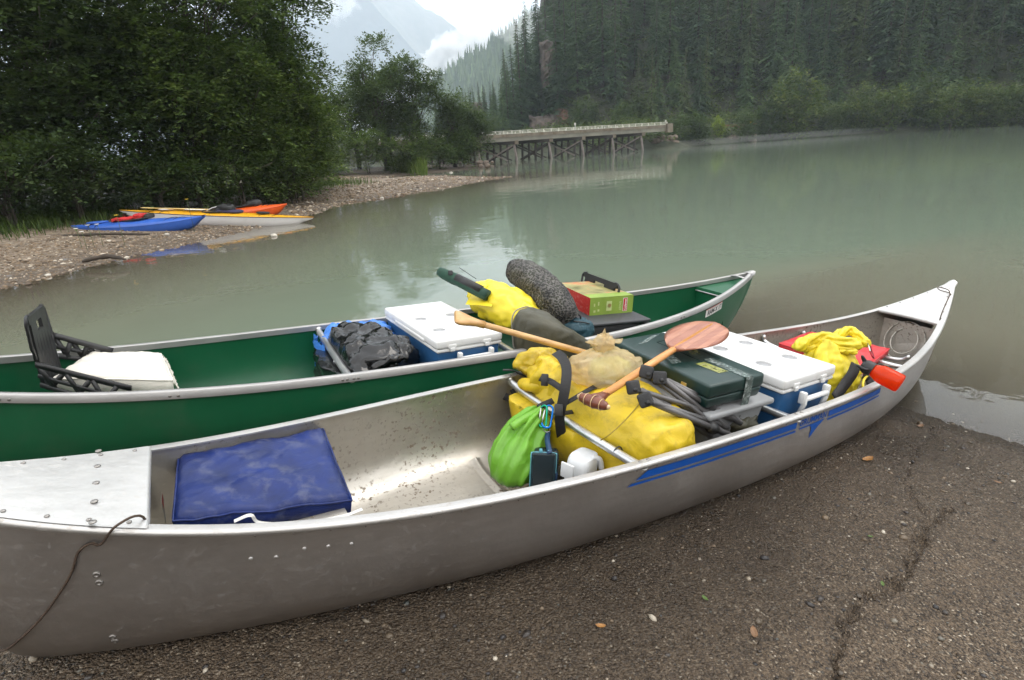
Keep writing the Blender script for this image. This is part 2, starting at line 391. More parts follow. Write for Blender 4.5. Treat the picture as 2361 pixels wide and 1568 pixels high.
# ---- boat ramp: fine mesh where the camera stands, with a real crack and worn surface
def cells(*segs):
    o = []
    for a, b_, st in segs: o += list(np.arange(a, b_, st))
    return np.array(o + [segs[-1][1]])
CRACK = [(1920, 1600), (1932, 1530), (1945, 1482), (1957, 1440), (1975, 1415), (2005, 1386), (2035, 1368), (2066, 1348), (2098, 1308), (2112, 1265), (2128, 1225), (2142, 1202), (2165, 1190), (2200, 1180)]
CRACK2 = [(2140, 1206), (2122, 1188), (2108, 1168), (2098, 1140), (2092, 1095), (2100, 1050), (2118, 1018), (2140, 1003), (2160, 985)]
CRACK3 = [(1480, 1478), (1560, 1468), (1640, 1470), (1720, 1462)]
def ramp_grid(A, E_):
    X, Y = ramp_xy(A, E_); Z = ramp_z(A, E_)
    Z = Z + vnoise(X, Y, 1.6, 2, 3) * .012 * np.clip((EDGE - E_) / .5, 0, 1) + vnoise(X, Y, 28, 5, 3) * .0045 + vnoise(X, Y, 90, 8, 2) * .002
    for line, wd, dp in ((CRACK, .012, .034), (CRACK2, .0075, .018), (CRACK3, .007, .014)):
        pts = [at_ramp(*p) for p in line]; D = np.full(A.shape, 1e9)
        jx, jy = X + vnoise(X, Y, 14, 21, 3) * .05, Y + vnoise(X, Y, 14, 31, 3) * .05
        for p, q in zip(pts, pts[1:]):
            dx, dy = q.x - p.x, q.y - p.y; t_ = np.clip(((jx - p.x) * dx + (jy - p.y) * dy) / (dx * dx + dy * dy), 0, 1)
            D = np.minimum(D, np.hypot(jx - p.x - t_ * dx, jy - p.y - t_ * dy))
        wv = wd * (1 + vnoise(X, Y, 9, 41, 2) * 1.3)
        Z = Z - dp * np.clip(1 - D / np.maximum(wv, .003), 0, 1) ** .6
    # wet where the lake laps, and where the hull drips, deepened with painted shade
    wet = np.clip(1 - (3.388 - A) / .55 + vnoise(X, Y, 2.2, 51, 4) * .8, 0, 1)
    drip_shade = np.clip(1 - np.abs(E_ - 1.15) / .55 + vnoise(X, Y, 1.8, 61, 4) * .9, 0, 1) * .9
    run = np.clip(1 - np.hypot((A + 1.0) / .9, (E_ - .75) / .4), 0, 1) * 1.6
    return X, Y, Z, np.clip(np.maximum(np.maximum(wet, drip_shade), run), 0, 1)
av = cells((-30, -8, 2), (-8, -2.5, .25), (-2.5, 4.3, .0135), (4.3, 14, .3)); ev = cells((-40, -10, 3), (-10, -3.6, .3), (-3.6, 1.75, .0135), (1.75, 3.0, .1), (3.0, 6.6, .15))
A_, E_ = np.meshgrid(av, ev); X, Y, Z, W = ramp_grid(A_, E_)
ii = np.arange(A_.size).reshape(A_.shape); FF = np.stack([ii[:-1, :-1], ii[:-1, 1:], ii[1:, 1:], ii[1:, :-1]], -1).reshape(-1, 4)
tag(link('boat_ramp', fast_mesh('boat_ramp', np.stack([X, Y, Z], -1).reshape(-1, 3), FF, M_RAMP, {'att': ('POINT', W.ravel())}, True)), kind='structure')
# ---- scattered stones
def ico(sub=0):
    bm = bmesh.new(); bmesh.ops.create_icosphere(bm, subdivisions=sub + 1, radius=1); bm.verts.index_update()
    V, F = bm_geo(bm); return np.array([tuple(v) for v in V]), np.array(F)
def scatter(bv, bf, pos, scl, ang, jit=.22, tilt=.3):
    n, k = len(pos), len(bv); sc = scl if scl.ndim == 2 else np.repeat(scl[:, None], 3, 1)
    V = bv[None] * (1 + (rng.random((n, k, 1)) - .5) * 2 * jit) * sc[:, None]
    c, s = np.cos(ang)[:, None], np.sin(ang)[:, None]; x = V[..., 0] * c - V[..., 1] * s; y = V[..., 0] * s + V[..., 1] * c
    z = V[..., 2] + x * (rng.random((n, 1)) - .5) * tilt + y * (rng.random((n, 1)) - .5) * tilt
    V = np.stack([x, y, z], -1) + pos[:, None]
    F = bf[None] + (np.arange(n) * k)[:, None, None]
    return V.reshape(-1, 3), F.reshape(-1, bf.shape[1])
IV, IF = ico(0)
def stones(name, xy, zf, rad, mat_, flat=.6, sink=.25):
    n = len(xy); z = zf(xy[:, 0], xy[:, 1]); scl = np.stack([rad * rng.uniform(.7, 1.3, n), rad * rng.uniform(.7, 1.3, n), rad * flat * rng.uniform(.7, 1.2, n)], 1)
    pos = np.stack([xy[:, 0], xy[:, 1], z + scl[:, 2] * (1 - 2 * sink) * .5], 1)
    V, F = scatter(IV, IF, pos, scl, rng.random(n) * 6.28)
    return fast_mesh(name, V, F, mat_, {'rnd': ('FACE', np.repeat(rng.random(n), len(IF)))}, True)
M_PEB = mat_stone('river pebbles set in the ramp', [(0, (.016, .014, .015)), (.3, (.045, .036, .030)), (.52, (.085, .065, .045)), (.75, (.14, .10, .062)), (.85, (.055, .06, .055)), (.94, (.25, .205, .15)), (1, (.50, .45, .37))], .45)
M_GRAV = mat_stone('beach gravel', [(0, (.07, .05, .034)), (.3, (.175, .122, .075)), (.6, (.27, .195, .125)), (.8, (.18, .155, .125)), (.92, (.38, .30, .21)), (1, (.6, .54, .45))], .7)
n = 17000; a = rng.uniform(-2.4, 3.6, n); e = rng.uniform(-3.4, 1.7, n); px, py = ramp_xy(a, e)
rad = .0034 * np.exp(rng.normal(0, .6, n)); rad = np.clip(rad, .0018, .015)
zf = lambda x, y: (lambda ae: ramp_z(ae[0], ae[1]) + vnoise(x, y, 1.6, 2, 3) * .012)(ramp_ae(x, y))
tag(link('ramp_pebbles', stones('ramp_pebbles', np.stack([px, py], 1), zf, rad, M_PEB, .55, .42)), 'small rounded pebbles worn out of the ramp surface', 'pebbles', kind='stuff')
# ---- left bank and spit
xs = cells((-90, -34, 4), (-34, -15, .6), (-15, 3.4, .2)); ys = cells((-14, 4, 1), (4, 30, .2), (30, 70, .45), (70, 96, 2))
lm = grid_mesh(xs, ys, lambda X, Y: (lambda r: (r[0], np.clip(r[1] / 20, 0, 1)))(left_z(X, Y)), 'gravel_beach', M_BANK)
tag(link('gravel_beach', lm), kind='structure')
def pick(n, x0, x1, y0, y1, lo, hi, dens=None):
    P = np.stack([rng.uniform(x0, x1, n), rng.uniform(y0, y1, n)], 1); s = sdist(P[:, 0], P[:, 1], LEFT); k = (s > lo) & (s < hi)
    if dens is not None: k &= rng.random(n) < dens(s)
    return P[k]
lz = lambda x, y: left_z(x, y)[0]
P1 = pick(30000, -13, -5.5, 8, 18, -.25, 3.6); r1 = np.clip(.016 * np.exp(rng.normal(0, .5, len(P1))), .007, .055)
P2 = pick(26000, -16, 1, 18, 47, -.3, 4.5); r2 = np.clip(.035 * np.exp(rng.normal(0, .45, len(P2))), .014, .11)
PP = np.concatenate([P1[:11000], P2[:9000]]); rr_ = np.concatenate([r1[:11000], r2[:9000]])
tag(link('beach_gravel', stones('beach_gravel', PP, lz, rr_, M_GRAV, .6, .3)), 'loose tan and grey gravel covering the left shore and spit', 'gravel', kind='stuff')
I2V, I2F = ico(1)
def one_stone(r, flat=.62, seed=0):
    V = [Vector(v) * (1 + .28 * mnoise.noise(Vector(v) * 1.3 + Vector((seed, seed * 2.1, 0)))) for v in I2V]
    return [Vector((v.x * r, v.y * r * .8, v.z * r * flat)) for v in V], [tuple(int(i) for i in f) for f in I2F]
M_COB = [pm('cobble ' + n_, c_, .7, var=.3, vs_=20, bump=.4, bs=60, bd=.01) for n_, c_ in (('tan', (.27, .215, .16)), ('pale', (.5, .46, .40)), ('grey', (.16, .15, .14)), ('brown', (.12, .088, .062)))]
for k, (px_, py_, r_, mi, lab) in enumerate([
    (632, 543, .13, 1, 'pale flat stone on the gravel below the white kayak'), (455, 548, .11, 0, 'tan stone at the water edge below the blue kayak'),
    (385, 541, .10, 1, 'pale stone lying in front of the blue kayak'), (350, 568, .09, 1, 'white stone on the gravel between blue kayak and water'),
    (300, 575, .08, 1, 'small white stone near the waterline left of blue kayak'), (262, 557, .09, 0, 'tan cobble on the gravel under the blue kayak stern'),
    (150, 600, .10, 2, 'grey stone beside the dark driftwood on the beach'), (60, 600, .09, 0, 'tan cobble near the left edge of the beach'),
    (215, 590, .08, 0, 'tan cobble on the gravel just right of the driftwood'), (110, 635, .09, 1, 'pale cobble at the waterline in the left foreground'),
    (20, 640, .12, 2, 'dark grey cobble at the waterline by the left frame edge'), (65, 655, .08, 3, 'brown cobble at the waterline by the left frame edge'),
    (880, 457, .14, 1, 'white stone at the water edge of the gravel spit'), (1040, 398, .22, 1, 'white rock showing above water behind the spit')]):
    p = at(px_, py_, .12); p.z = float(left_z(np.array([p.x]), np.array([p.y]))[0][0]); p = at(px_, py_, max(p.z, 0) + .02)
    r_ *= .62; single('cobble', mv(one_stone(r_, .55, k), *p), M_COB[mi], lab, 'stone', base=p, group='larger stones on the beach')
# ---- right shore, hillside and ridges
hx = cells((-200, -40, 8), (-40, 160, 1.8), (160, 420, 13)); hy = cells((0, 60, 6), (60, 210, 1.8), (210, 420, 10))
tag(link('hillside', grid_mesh(hx, hy, lambda X, Y: right_z(X, Y)[0], 'hillside', M_HILL)), kind='structure')
def ridge_z(X, Y): return 1.8 * np.clip(np.interp(X / 1.8, [-130, -70, -54.8, -39.5, -17.8, -.7, 15.9, 30.4, 51, 150], [-20, 14, 31, 43, 55, 62, 71, 78, 90, 130]) - np.where(Y < 774, .55, .42) * np.abs(Y / 1.8 - 430) + vnoise(X, Y, .012, 13) * 6, -1.2, 230)
M_RIDGE = mat_hill('far ridge soil', (.03, .034, .02), (.06, .05, .034), .1)
tag(link('far_ridge', grid_mesh(np.linspace(-252, 540, 70), np.linspace(520, 1150, 56), ridge_z, 'far_ridge', M_RIDGE)), kind='structure')
def mount_z(X, Y):
    u = X / 3. + 273; rdg = 352 - np.where(u > 0, .60 * u, -.35 * u) * 1.0
    z = 3. * (rdg - .35 * np.abs(Y / 3. - 1250) + vnoise(X, Y, .0022, 3, 5) * 60 + vnoise(X, Y, .012, 8, 3) * 12)
    return np.maximum(z, -1.65)
M_MOUNT = mat_hill('far mountain forest and rock', (.05, .065, .045), (.16, .15, .13), .02)
tag(link('mountain', grid_mesh(np.linspace(-3600, 1100, 190), np.linspace(2800, 5000, 100), mount_z, 'mountain', M_MOUNT)), kind='structure')
# unseen wooded bank behind the camera, added and shaped to darken sides facing it
def back_z(X, Y): return np.clip((-9 - Y) * .45, -1.0, 12) + np.clip((-9 - Y) * 2, 0, 3) + vnoise(X, Y, .3, 4) * 1.4
M_BACK = mat_hill('dark unseen wooded bank', (.020, .030, .013), (.042, .055, .026), 1.2)
tag(link('unseen_wooded_bank', grid_mesh(np.linspace(-70, 90, 90), np.linspace(-60, -8, 40), back_z, 'unseen_wooded_bank', M_BACK)), kind='structure')
# ---- lake
def mat_water():
    m, t, b = nodes('silty lake water'); t.nodes.remove(b); co = objco(t); dep = attr_n(t, 'att')
    o = t.nodes['Material Output']
    gl = t.nodes.new('ShaderNodeBsdfGlossy'); gl.inputs['Roughness'].default_value = .02; gl.inputs['Color'].default_value = (1, 1, 1, 1)
    df = t.nodes.new('ShaderNodeBsdfDiffuse')
    big = noise_n(t, co, .12, 3)
    c = mixc(t, ramp(t, dep, [(.03, 0), (.75, 1)]).outputs[0], (.185, .165, .122), mixc(t, big.outputs[0], (.140, .172, .126), (.156, .190, .143)))
    t.links.new(c, df.inputs[0])
    tr = t.nodes.new('ShaderNodeBsdfTransparent'); tr.inputs[0].default_value = (.95, .90, .82, 1)
    body = t.nodes.new('ShaderNodeMixShader'); t.links.new(ramp(t, dep, [(0, .12), (.06, .40), (.18, .74), (.45, 1)]).outputs[0], body.inputs[0])
    t.links.new(tr.outputs[0], body.inputs[1]); t.links.new(df.outputs[0], body.inputs[2])
    n1 = noise_n(t, scaled(t, co, (1, 1, 1)), 1.3, 2, .5, .4); n2 = noise_n(t, co, 6.5, 2, .5, .3); n3 = noise_n(t, co, .28, 2)
    h = math_n(t, 'ADD', math_n(t, 'MULTIPLY', n1.outputs[0], .018), math_n(t, 'MULTIPLY', n2.outputs[0], .0036))
    h = math_n(t, 'MULTIPLY', h, ramp(t, n3.outputs[0], [(.3, .25), (.65, 1)]).outputs[0])
    nm = bump_n(t, h, 1., .5); t.links.new(nm, gl.inputs['Normal'])
    fr = t.nodes.new('ShaderNodeFresnel'); fr.inputs[0].default_value = 1.333; t.links.new(nm, fr.inputs['Normal'])
    mxs = t.nodes.new('ShaderNodeMixShader'); t.links.new(fr.outputs[0], mxs.inputs[0]); t.links.new(body.outputs[0], mxs.inputs[1]); t.links.new(gl.outputs[0], mxs.inputs[2])
    t.links.new(mxs.outputs[0], o.inputs[0]); return m
def water_z(X, Y):
    l = left_z(X, Y)[0]; a, e = ramp_ae(X, Y); rz = ramp_z(a, e); rz = np.where((e < -30) | (e > 9), -1.5, rz); rg = right_z(X, Y)[0]
    return X * 0, np.clip(-np.maximum(np.maximum(l, rz), rg), 0, 1.5)
wx = cells((-900, -60, 60), (-60, -14, 2), (-14, 8, .17), (8, 40, 1.6), (40, 500, 30)); wy = cells((-12, 1, .6), (1, 20, .17), (20, 60, .4), (60, 130, 2.5), (130, 900, 60))
tag(link('lake', grid_mesh(wx, wy, water_z, 'lake', mat_water())), kind='structure')
# ================================================================ LETTERING (made once, laid on later)
def text_geo(s, size=1.):
    cu = bpy.data.curves.new('lettering', 'FONT'); cu.body = s; cu.size = size; cu.offset = .022 * size; cu.resolution_u = 3
    o = bpy.data.objects.new('lettering', cu); COL.objects.link(o); dg = bpy.context.evaluated_depsgraph_get()
    me = bpy.data.meshes.new_from_object(o.evaluated_get(dg)); g = ([v.co.copy() for v in me.vertices], [tuple(p.vertices) for p in me.polygons])
    bpy.data.objects.remove(o); bpy.data.meshes.remove(me); bpy.data.curves.remove(cu)
    xs_ = [v.x for v in g[0]]; ys_ = [v.y for v in g[0]]; x0, y0 = min(xs_), min(ys_); W_, H_ = max(xs_) - x0, max(ys_) - y0
    return [Vector(((v.x - x0) / W_, (v.y - y0) / H_, 0)) for v in g[0]], g[1]           # unit box
TXT = {s: text_geo(s) for s in ('GRUMMAN', 'RAM-X 17', 'Coleman', 'STOVE', 'CAUTION')}
def lay(s, O, U, V_): g = TXT[s]; return [Vector(O) + Vector(U) * v.x + Vector(V_) * v.y for v in g[0]], g[1]
def boolean_cut(g, cutters):
    a = bpy.data.objects.new('a', to_mesh('a', g)); COL.objects.link(a); tmp = []
    for c in cutters:
        b = bpy.data.objects.new('b', to_mesh('b', c)); COL.objects.link(b); tmp.append(b); m = a.modifiers.new('b', 'BOOLEAN'); m.object = b; m.operation = 'DIFFERENCE'; m.solver = 'EXACT'
    dg = bpy.context.evaluated_depsgraph_get(); me = bpy.data.meshes.new_from_object(a.evaluated_get(dg))
    r = ([v.co.copy() for v in me.vertices], [tuple(p.vertices) for p in me.polygons])
    for o in tmp + [a]: bpy.data.objects.remove(o)
    return r
LIDCUT = boolean_cut(box(1.0 * .40, .72, .052, .014, 3), [mv(lathe([(.036, -.03), (.036, .03)], 24), x, y, .026 - .005 + .03) for x in (-.10, .10) for y in (-.19, .04)])
# ================================================================ MATERIALS OF THE BOATS AND GEAR
def mat_alu(name, base, rough, spots=0., spot_c=(.10, .075, .05), streak=.12, metal=.85, bumps=.12, scr=.25, mud=0.):
    m, t, b = nodes(name); co = objco(t)
    st = noise_n(t, scaled(t, co, (3, 30, 30)), 1.5, 4, .6); big = noise_n(t, co, 2.2, 5, .6); fine = noise_n(t, co, 160, 2)
    c = ramp(t, big.outputs[0], [(.3, [x * (1 - streak) for x in base]), (.7, base)]).outputs[0]
    c = mixc(t, ramp(t, st.outputs[0], [(.35, .3), (.6, 0)]).outputs[0], c, [x * .72 for x in base])
    rv = ramp(t, big.outputs[0], [(.3, rough - .06), (.7, rough + .1)]).outputs[0]; mt = None
    if spots:
        sp1 = noise_n(t, co, 55, 3, .6); msk = noise_n(t, co, 3.2, 3)
        k = math_n(t, 'MULTIPLY', ramp(t, sp1.outputs[0], [(.56, 0), (.64, 1)]).outputs[0], ramp(t, msk.outputs[0], [(.38, 0), (.6, spots)]).outputs[0])
        c = mixc(t, k, c, spot_c); rv = mixc(t, k, rv, (.9, .9, .9)); mt = math_n(t, 'SUBTRACT', metal, math_n(t, 'MULTIPLY', k, metal * .9))
    t.links.new(c, b.inputs['Base Color']); t.links.new(rv, b.inputs['Roughness'])
    if mt is not None: t.links.new(mt, b.inputs['Metallic'])
    else: b.inputs['Metallic'].default_value = metal
    sc1 = noise_n(t, scaled(t, co, (2.2, 60, 60)), 2.2, 6, .75, .3); k1 = ramp(t, sc1.outputs[0], [(.60, 0), (.66, scr)]).outputs[0]; c = mixc(t, k1, c, [min(1, x * 1.45) for x in base])
    gr1 = noise_n(t, co, 7, 6, .7); k2 = ramp(t, gr1.outputs[0], [(.55, 0), (.75, scr)]).outputs[0]; c = mixc(t, k2, c, [x * .62 for x in base]); t.links.new(c, b.inputs['Base Color'])
    if mud:
        sx = t.nodes.new('ShaderNodeSeparateXYZ'); t.links.new(co, sx.inputs[0]); mz = math_n(t, 'ADD', sx.outputs[2], math_n(t, 'MULTIPLY', math_n(t, 'SUBTRACT', gr1.outputs[0], .5), .16))
        k3 = ramp(t, mz, [(.0, mud), (.14, mud * .35), (.24, 0)]).outputs[0]; c = mixc(t, k3, c, (.26, .205, .15)); t.links.new(c, b.inputs['Base Color'])
    nm = bump_n(t, big.outputs[0], .3, .03); nm = bump_n(t, sc1.outputs[0], .12 * scr, .002, nm); nm = bump_n(t, fine.outputs[0], bumps, .001, nm); t.links.new(nm, b.inputs['Normal']); return m
M_ALU = mat_alu('oxidised aluminium hull', (.53, .505, .49), .38, .12, (.30, .26, .23), metal=.9, scr=.05, mud=.55)
M_ALUI = mat_alu('pitted aluminium inside', (.56, .525, .47), .40, .95, (.15, .105, .065), metal=.8)
M_ALUT = mat_alu('worn aluminium trim', (.57, .55, .53), .40, .5, (.35, .31, .27), metal=.75)
M_ALUD = mat_alu('bright deck plate', (.64, .63, .615), .42, .4, (.5, .46, .42), metal=.6)
M_TUBE = mat_alu('aluminium tube', (.70, .70, .70), .32, .15, (.4, .38, .36), metal=.9)
M_RIVET = mat_alu('rivet', (.34, .32, .30), .45)
M_BLUE = pm('blue hull stripe', (.004, .075, .36), .45, var=.06, bump=.03, spec=.3, dirt=(.2, .22, .26), spot_amt=.12, spot_s=70)
M_GREEN = pm('green canoe plastic', (.003, .085, .033), .40, var=.12, vs_=2, bump=.10, bs=120, bd=.001, dirt=(.06, .10, .06), spot_amt=.25, spot_s=5)
M_GALU = mat_alu('green canoe gunwale aluminium', (.48, .465, .455), .45, .2, (.35, .33, .31), metal=.75)
M_YEL = pm('yellow coated drybag', (.62, .44, .018), .42, var=.2, vs_=5, bump=.2, bs=260, bd=.0012, dirt=(.13, .085, .02), spot_amt=.4, spot_s=21, wr=.2, wrs=10)
M_YEL2 = pm('bright yellow drybag', (.78, .62, .03), .42, var=.10, vs_=4, bump=.12, bs=200, bd=.001, wr=.1, wrs=6)
M_WHITE = pm('white cooler plastic', (.78, .78, .77), .35, var=.03, vs_=5, bump=.06, bs=120, bd=.001, dirt=(.5, .48, .45), spot_amt=.25, spot_s=12)
M_CUP = pm('grey cup recess', (.36, .36, .37), .5, var=.05)
M_CBLUE = pm('blue cooler body', (.022, .095, .235), .38, var=.10, vs_=4, bump=.10, bs=160, bd=.001, dirt=(.1, .15, .2), spot_amt=.3, spot_s=9)
M_NAVY = pm('wet blue seat cloth', (.009, .022, .115), .42, var=.35, vs_=9, bump=.3, bs=300, bd=.0012, spec=.3, wr=.3, wrs=5, dirt=(.10, .11, .17), spot_amt=.6, spot_s=16)  # pale patches painted in as sheen of the wet cloth
M_CREAM = pm('off white vinyl cushion', (.74, .70, .62), .5, var=.06, vs_=6, bump=.12, bs=150, bd=.001, wr=.35, wrs=6)
M_BLACKP = pm('black moulded plastic', (.018, .018, .019), .45, var=.2, bump=.2, bs=120, bd=.001)
M_WEB = pm('black webbing', (.020, .019, .020), .75, var=.25, vs_=30, bump=.5, bs=400, bd=.0008)
M_TRASH = pm('black bin liner', (.006, .006, .007), .14, var=.1, bump=.04, wr=.25, wrs=11)
M_TARP = pm('blue plastic sheet', (.05, .20, .62), .28, var=.2, bump=.05, wr=.9, wrs=13)
M_CASE = pm('dark green stove case', (.008, .030, .026), .36, var=.15, vs_=6, bump=.25, bs=300, bd=.0008)
M_GREY = pm('grey tub plastic', (.26, .265, .27), .45, var=.08, bump=.08)
M_DGREY = pm('charcoal tub plastic', (.045, .046, .05), .5, var=.12, bump=.1)
M_OLIVE = pm('olive coated bag', (.062, .058, .036), .5, var=.15, vs_=5, bump=.12, bs=160, wr=.3, wrs=5)
M_LIMEB = pm('lime green silnylon sack', (.15, .38, .03), .42, var=.12, bump=.1, bs=240, bd=.0008, wr=.25, wrs=12)
M_TEAL = pm('dark teal stuff sack', (.014, .055, .075), .6, var=.15, bump=.15, wr=.5, wrs=11)
M_RODC = pm('dark green rod case cloth', (.010, .05, .03), .7, var=.2, bump=.3, bs=200, wr=.4, wrs=10)
M_REDCU = pm('red vinyl cushion', (.55, .025, .03), .45, var=.08, bump=.1, wr=.25, wrs=6)
M_ROPE = pm('brown cord', (.07, .045, .03), .85, var=.4, vs_=120, bump=.8, bs=300, bd=.002)
M_BRASS = pm('brass latch', (.6, .45, .2), .35, .9)
M_CHROME = pm('steel ring', (.6, .6, .6), .25, .95)
M_CBIN = pm('anodised blue', (.01, .16, .55), .25, .7); M_CBIN2 = pm('anodised green', (.01, .33, .2), .25, .7); M_CBIN3 = pm('anodised red', (.30, .012, .03), .3, .7)
M_POLE = pm('grey chair pole', (.13, .125, .125), .38, .4, var=.15, bump=.1)
M_FOOT = pm('black rubber foot', (.028, .028, .03), .7, var=.2, bump=.6, bs=180, bd=.002, dirt=(.1, .09, .08), spot_amt=.5, spot_s=30)
M_JUG = pm('white milk jug plastic', (.72, .73, .74), .35, var=.03, bump=.02)
M_TAPE = pm('packing tape with leaf print', (.10, .13, .12), .25, var=.5, vs_=60, bump=.1, dirt=(.45, .5, .5), spot_amt=.9, spot_s=55)
M_TAPE2 = pm('tape with yellow leaf print', (.25, .26, .06), .3, var=.6, vs_=60, bump=.1, dirt=(.5, .5, .45), spot_amt=.7, spot_s=70)
def mat_wood(name, a, b_, sc=1., axis=(1, 14, 14)):
    m, t, b = nodes(name); co = objco(t); n = noise_n(t, scaled(t, co, [x * sc for x in axis]), 3, 5, .6, .5); n2 = noise_n(t, co, 60, 4)
    c = ramp(t, n.outputs[0], [(.3, a), (.62, b_)]).outputs[0]; c = mixc(t, ramp(t, n2.outputs[0], [(.6, 0), (.78, .45)]).outputs[0], c, [x * .3 for x in a])
    t.links.new(c, b.inputs['Base Color']); b.inputs['Roughness'].default_value = .38; b.inputs['Coat Weight'].default_value = .25
    t.links.new(bump_n(t, n.outputs[0], .15, .002), b.inputs['Normal']); return m
M_W1 = mat_wood('honey paddle wood', (.50, .20, .045), (.66, .30, .085)); M_W2 = mat_wood('pale paddle wood', (.46, .25, .085), (.60, .36, .14))
M_W3 = mat_wood('dark mahogany grip', (.10, .022, .010), (.19, .05, .022)); M_W4 = mat_wood('red cedar blade', (.27, .085, .045), (.37, .145, .085)); M_W5 = mat_wood('pink cedar stripe', (.36, .13, .07), (.45, .20, .115))
M_W6 = mat_wood('pale inlay', (.6, .42, .22), (.68, .5, .28))
def mat_clear(name, col, alpha, rough=.15):
    m, t, b = nodes(name); b.inputs['Base Color'].default_value = (*col, 1); b.inputs['Roughness'].default_value = rough
    tr = t.nodes.new('ShaderNodeBsdfTransparent'); tr.inputs[0].default_value = (*[min(1, c * 1.6 + .25) for c in col], 1); mx_ = t.nodes.new('ShaderNodeMixShader'); mx_.inputs[0].default_value = alpha
    t.links.new(tr.outputs[0], mx_.inputs[1]); t.links.new(b.outputs[0], mx_.inputs[2]); t.links.new(mx_.outputs[0], t.nodes['Material Output'].inputs[0]); return m
M_CLEAR = mat_clear('smoky clear box', (.04, .06, .07), .45)
M_CLEARB = pm('pale blue box seal', (.12, .36, .44), .3, var=.05)
M_STRAPB = pm('blue box strap', (.012, .045, .11), .5, var=.15)
def mat_bag():
    m, t, b = nodes('thin tan grocery bag'); co = objco(t); n = noise_n(t, co, 11, 4, .6, 2.0); r_ = math_n(t, 'ABSOLUTE', math_n(t, 'SUBTRACT', n.outputs[0], .5))
    n2 = noise_n(t, co, 6, 3); c = ramp(t, n2.outputs[0], [(.35, (.86, .68, .42)), (.65, (.90, .83, .62))]).outputs[0]
    t.links.new(c, b.inputs['Base Color']); b.inputs['Roughness'].default_value = .26; b.inputs['Specular IOR Level'].default_value = .6
    nm = bump_n(t, r_, 1., .035); t.links.new(nm, b.inputs['Normal'])
    tl = t.nodes.new('ShaderNodeBsdfTranslucent'); t.links.new(c, tl.inputs[0]); tr = t.nodes.new('ShaderNodeBsdfTransparent'); tr.inputs[0].default_value = (1, .93, .76, 1)
    m1 = t.nodes.new('ShaderNodeMixShader'); m1.inputs[0].default_value = .45; t.links.new(b.outputs[0], m1.inputs[1]); t.links.new(tl.outputs[0], m1.inputs[2])
    m2 = t.nodes.new('ShaderNodeMixShader'); m2.inputs[0].default_value = .5; t.links.new(m1.outputs[0], m2.inputs[1]); t.links.new(tr.outputs[0], m2.inputs[2]); t.links.new(m2.outputs[0], t.nodes['Material Output'].inputs[0]); return m
M_GBAG = mat_bag()
def mat_bottle():
    m, t, b = nodes('translucent red bottle plastic'); b.inputs['Base Color'].default_value = (.85, .085, .012, 1); b.inputs['Roughness'].default_value = .12
    tl = t.nodes.new('ShaderNodeBsdfTranslucent'); tl.inputs[0].default_value = (.98, .11, .02, 1); tr = t.nodes.new('ShaderNodeBsdfTransparent'); tr.inputs[0].default_value = (.98, .22, .08, 1)
    m1 = t.nodes.new('ShaderNodeMixShader'); m1.inputs[0].default_value = .45; t.links.new(b.outputs[0], m1.inputs[1]); t.links.new(tl.outputs[0], m1.inputs[2])
    m2 = t.nodes.new('ShaderNodeMixShader'); m2.inputs[0].default_value = .3; t.links.new(m1.outputs[0], m2.inputs[1]); t.links.new(tr.outputs[0], m2.inputs[2]); t.links.new(m2.outputs[0], t.nodes['Material Output'].inputs[0]); return m
M_BOT = mat_bottle()
def mat_mesh():
    m, t, b = nodes('woven black and grey mesh'); co = objco(t)
    wv = t.nodes.new('ShaderNodeTexVoronoi'); wv.inputs['Scale'].default_value = 80; t.links.new(co, wv.inputs['Vector']); n = noise_n(t, co, 9, 4, .6)
    c = mixc(t, ramp(t, wv.outputs['Distance'], [(.46, 1), (.62, 0)]).outputs[0], ramp(t, n.outputs[0], [(.4, (.07, .064, .06)), (.6, (.13, .12, .112))]).outputs[0], ramp(t, n.outputs[0], [(.4, (.008, .008, .008)), (.65, (.03, .032, .018))]).outputs[0])
    t.links.new(c, b.inputs['Base Color']); b.inputs['Roughness'].default_value = .7; t.links.new(bump_n(t, wv.outputs['Distance'], .9, .006), b.inputs['Normal']); return m
M_MESH = mat_mesh()
M_REDBX = pm('red printed card', (.58, .02, .012), .4, var=.1, dirt=(.75, .6, .5), spot_amt=.35, spot_s=60); M_GRNBX = pm('green printed card', (.25, .36, .06), .4, var=.12, bump=.05); M_TOPBX = pm('printed box top', (.33, .30, .12), .35, var=.5, vs_=8, dirt=(.55, .12, .05), spot_amt=.9, spot_s=7); M_PRINT = pm('pale print', (.52, .60, .25), .5)
M_STK = pm('red sticker', (.52, .03, .03), .45, var=.1); M_STKW = pm('white sticker', (.75, .73, .7), .5)
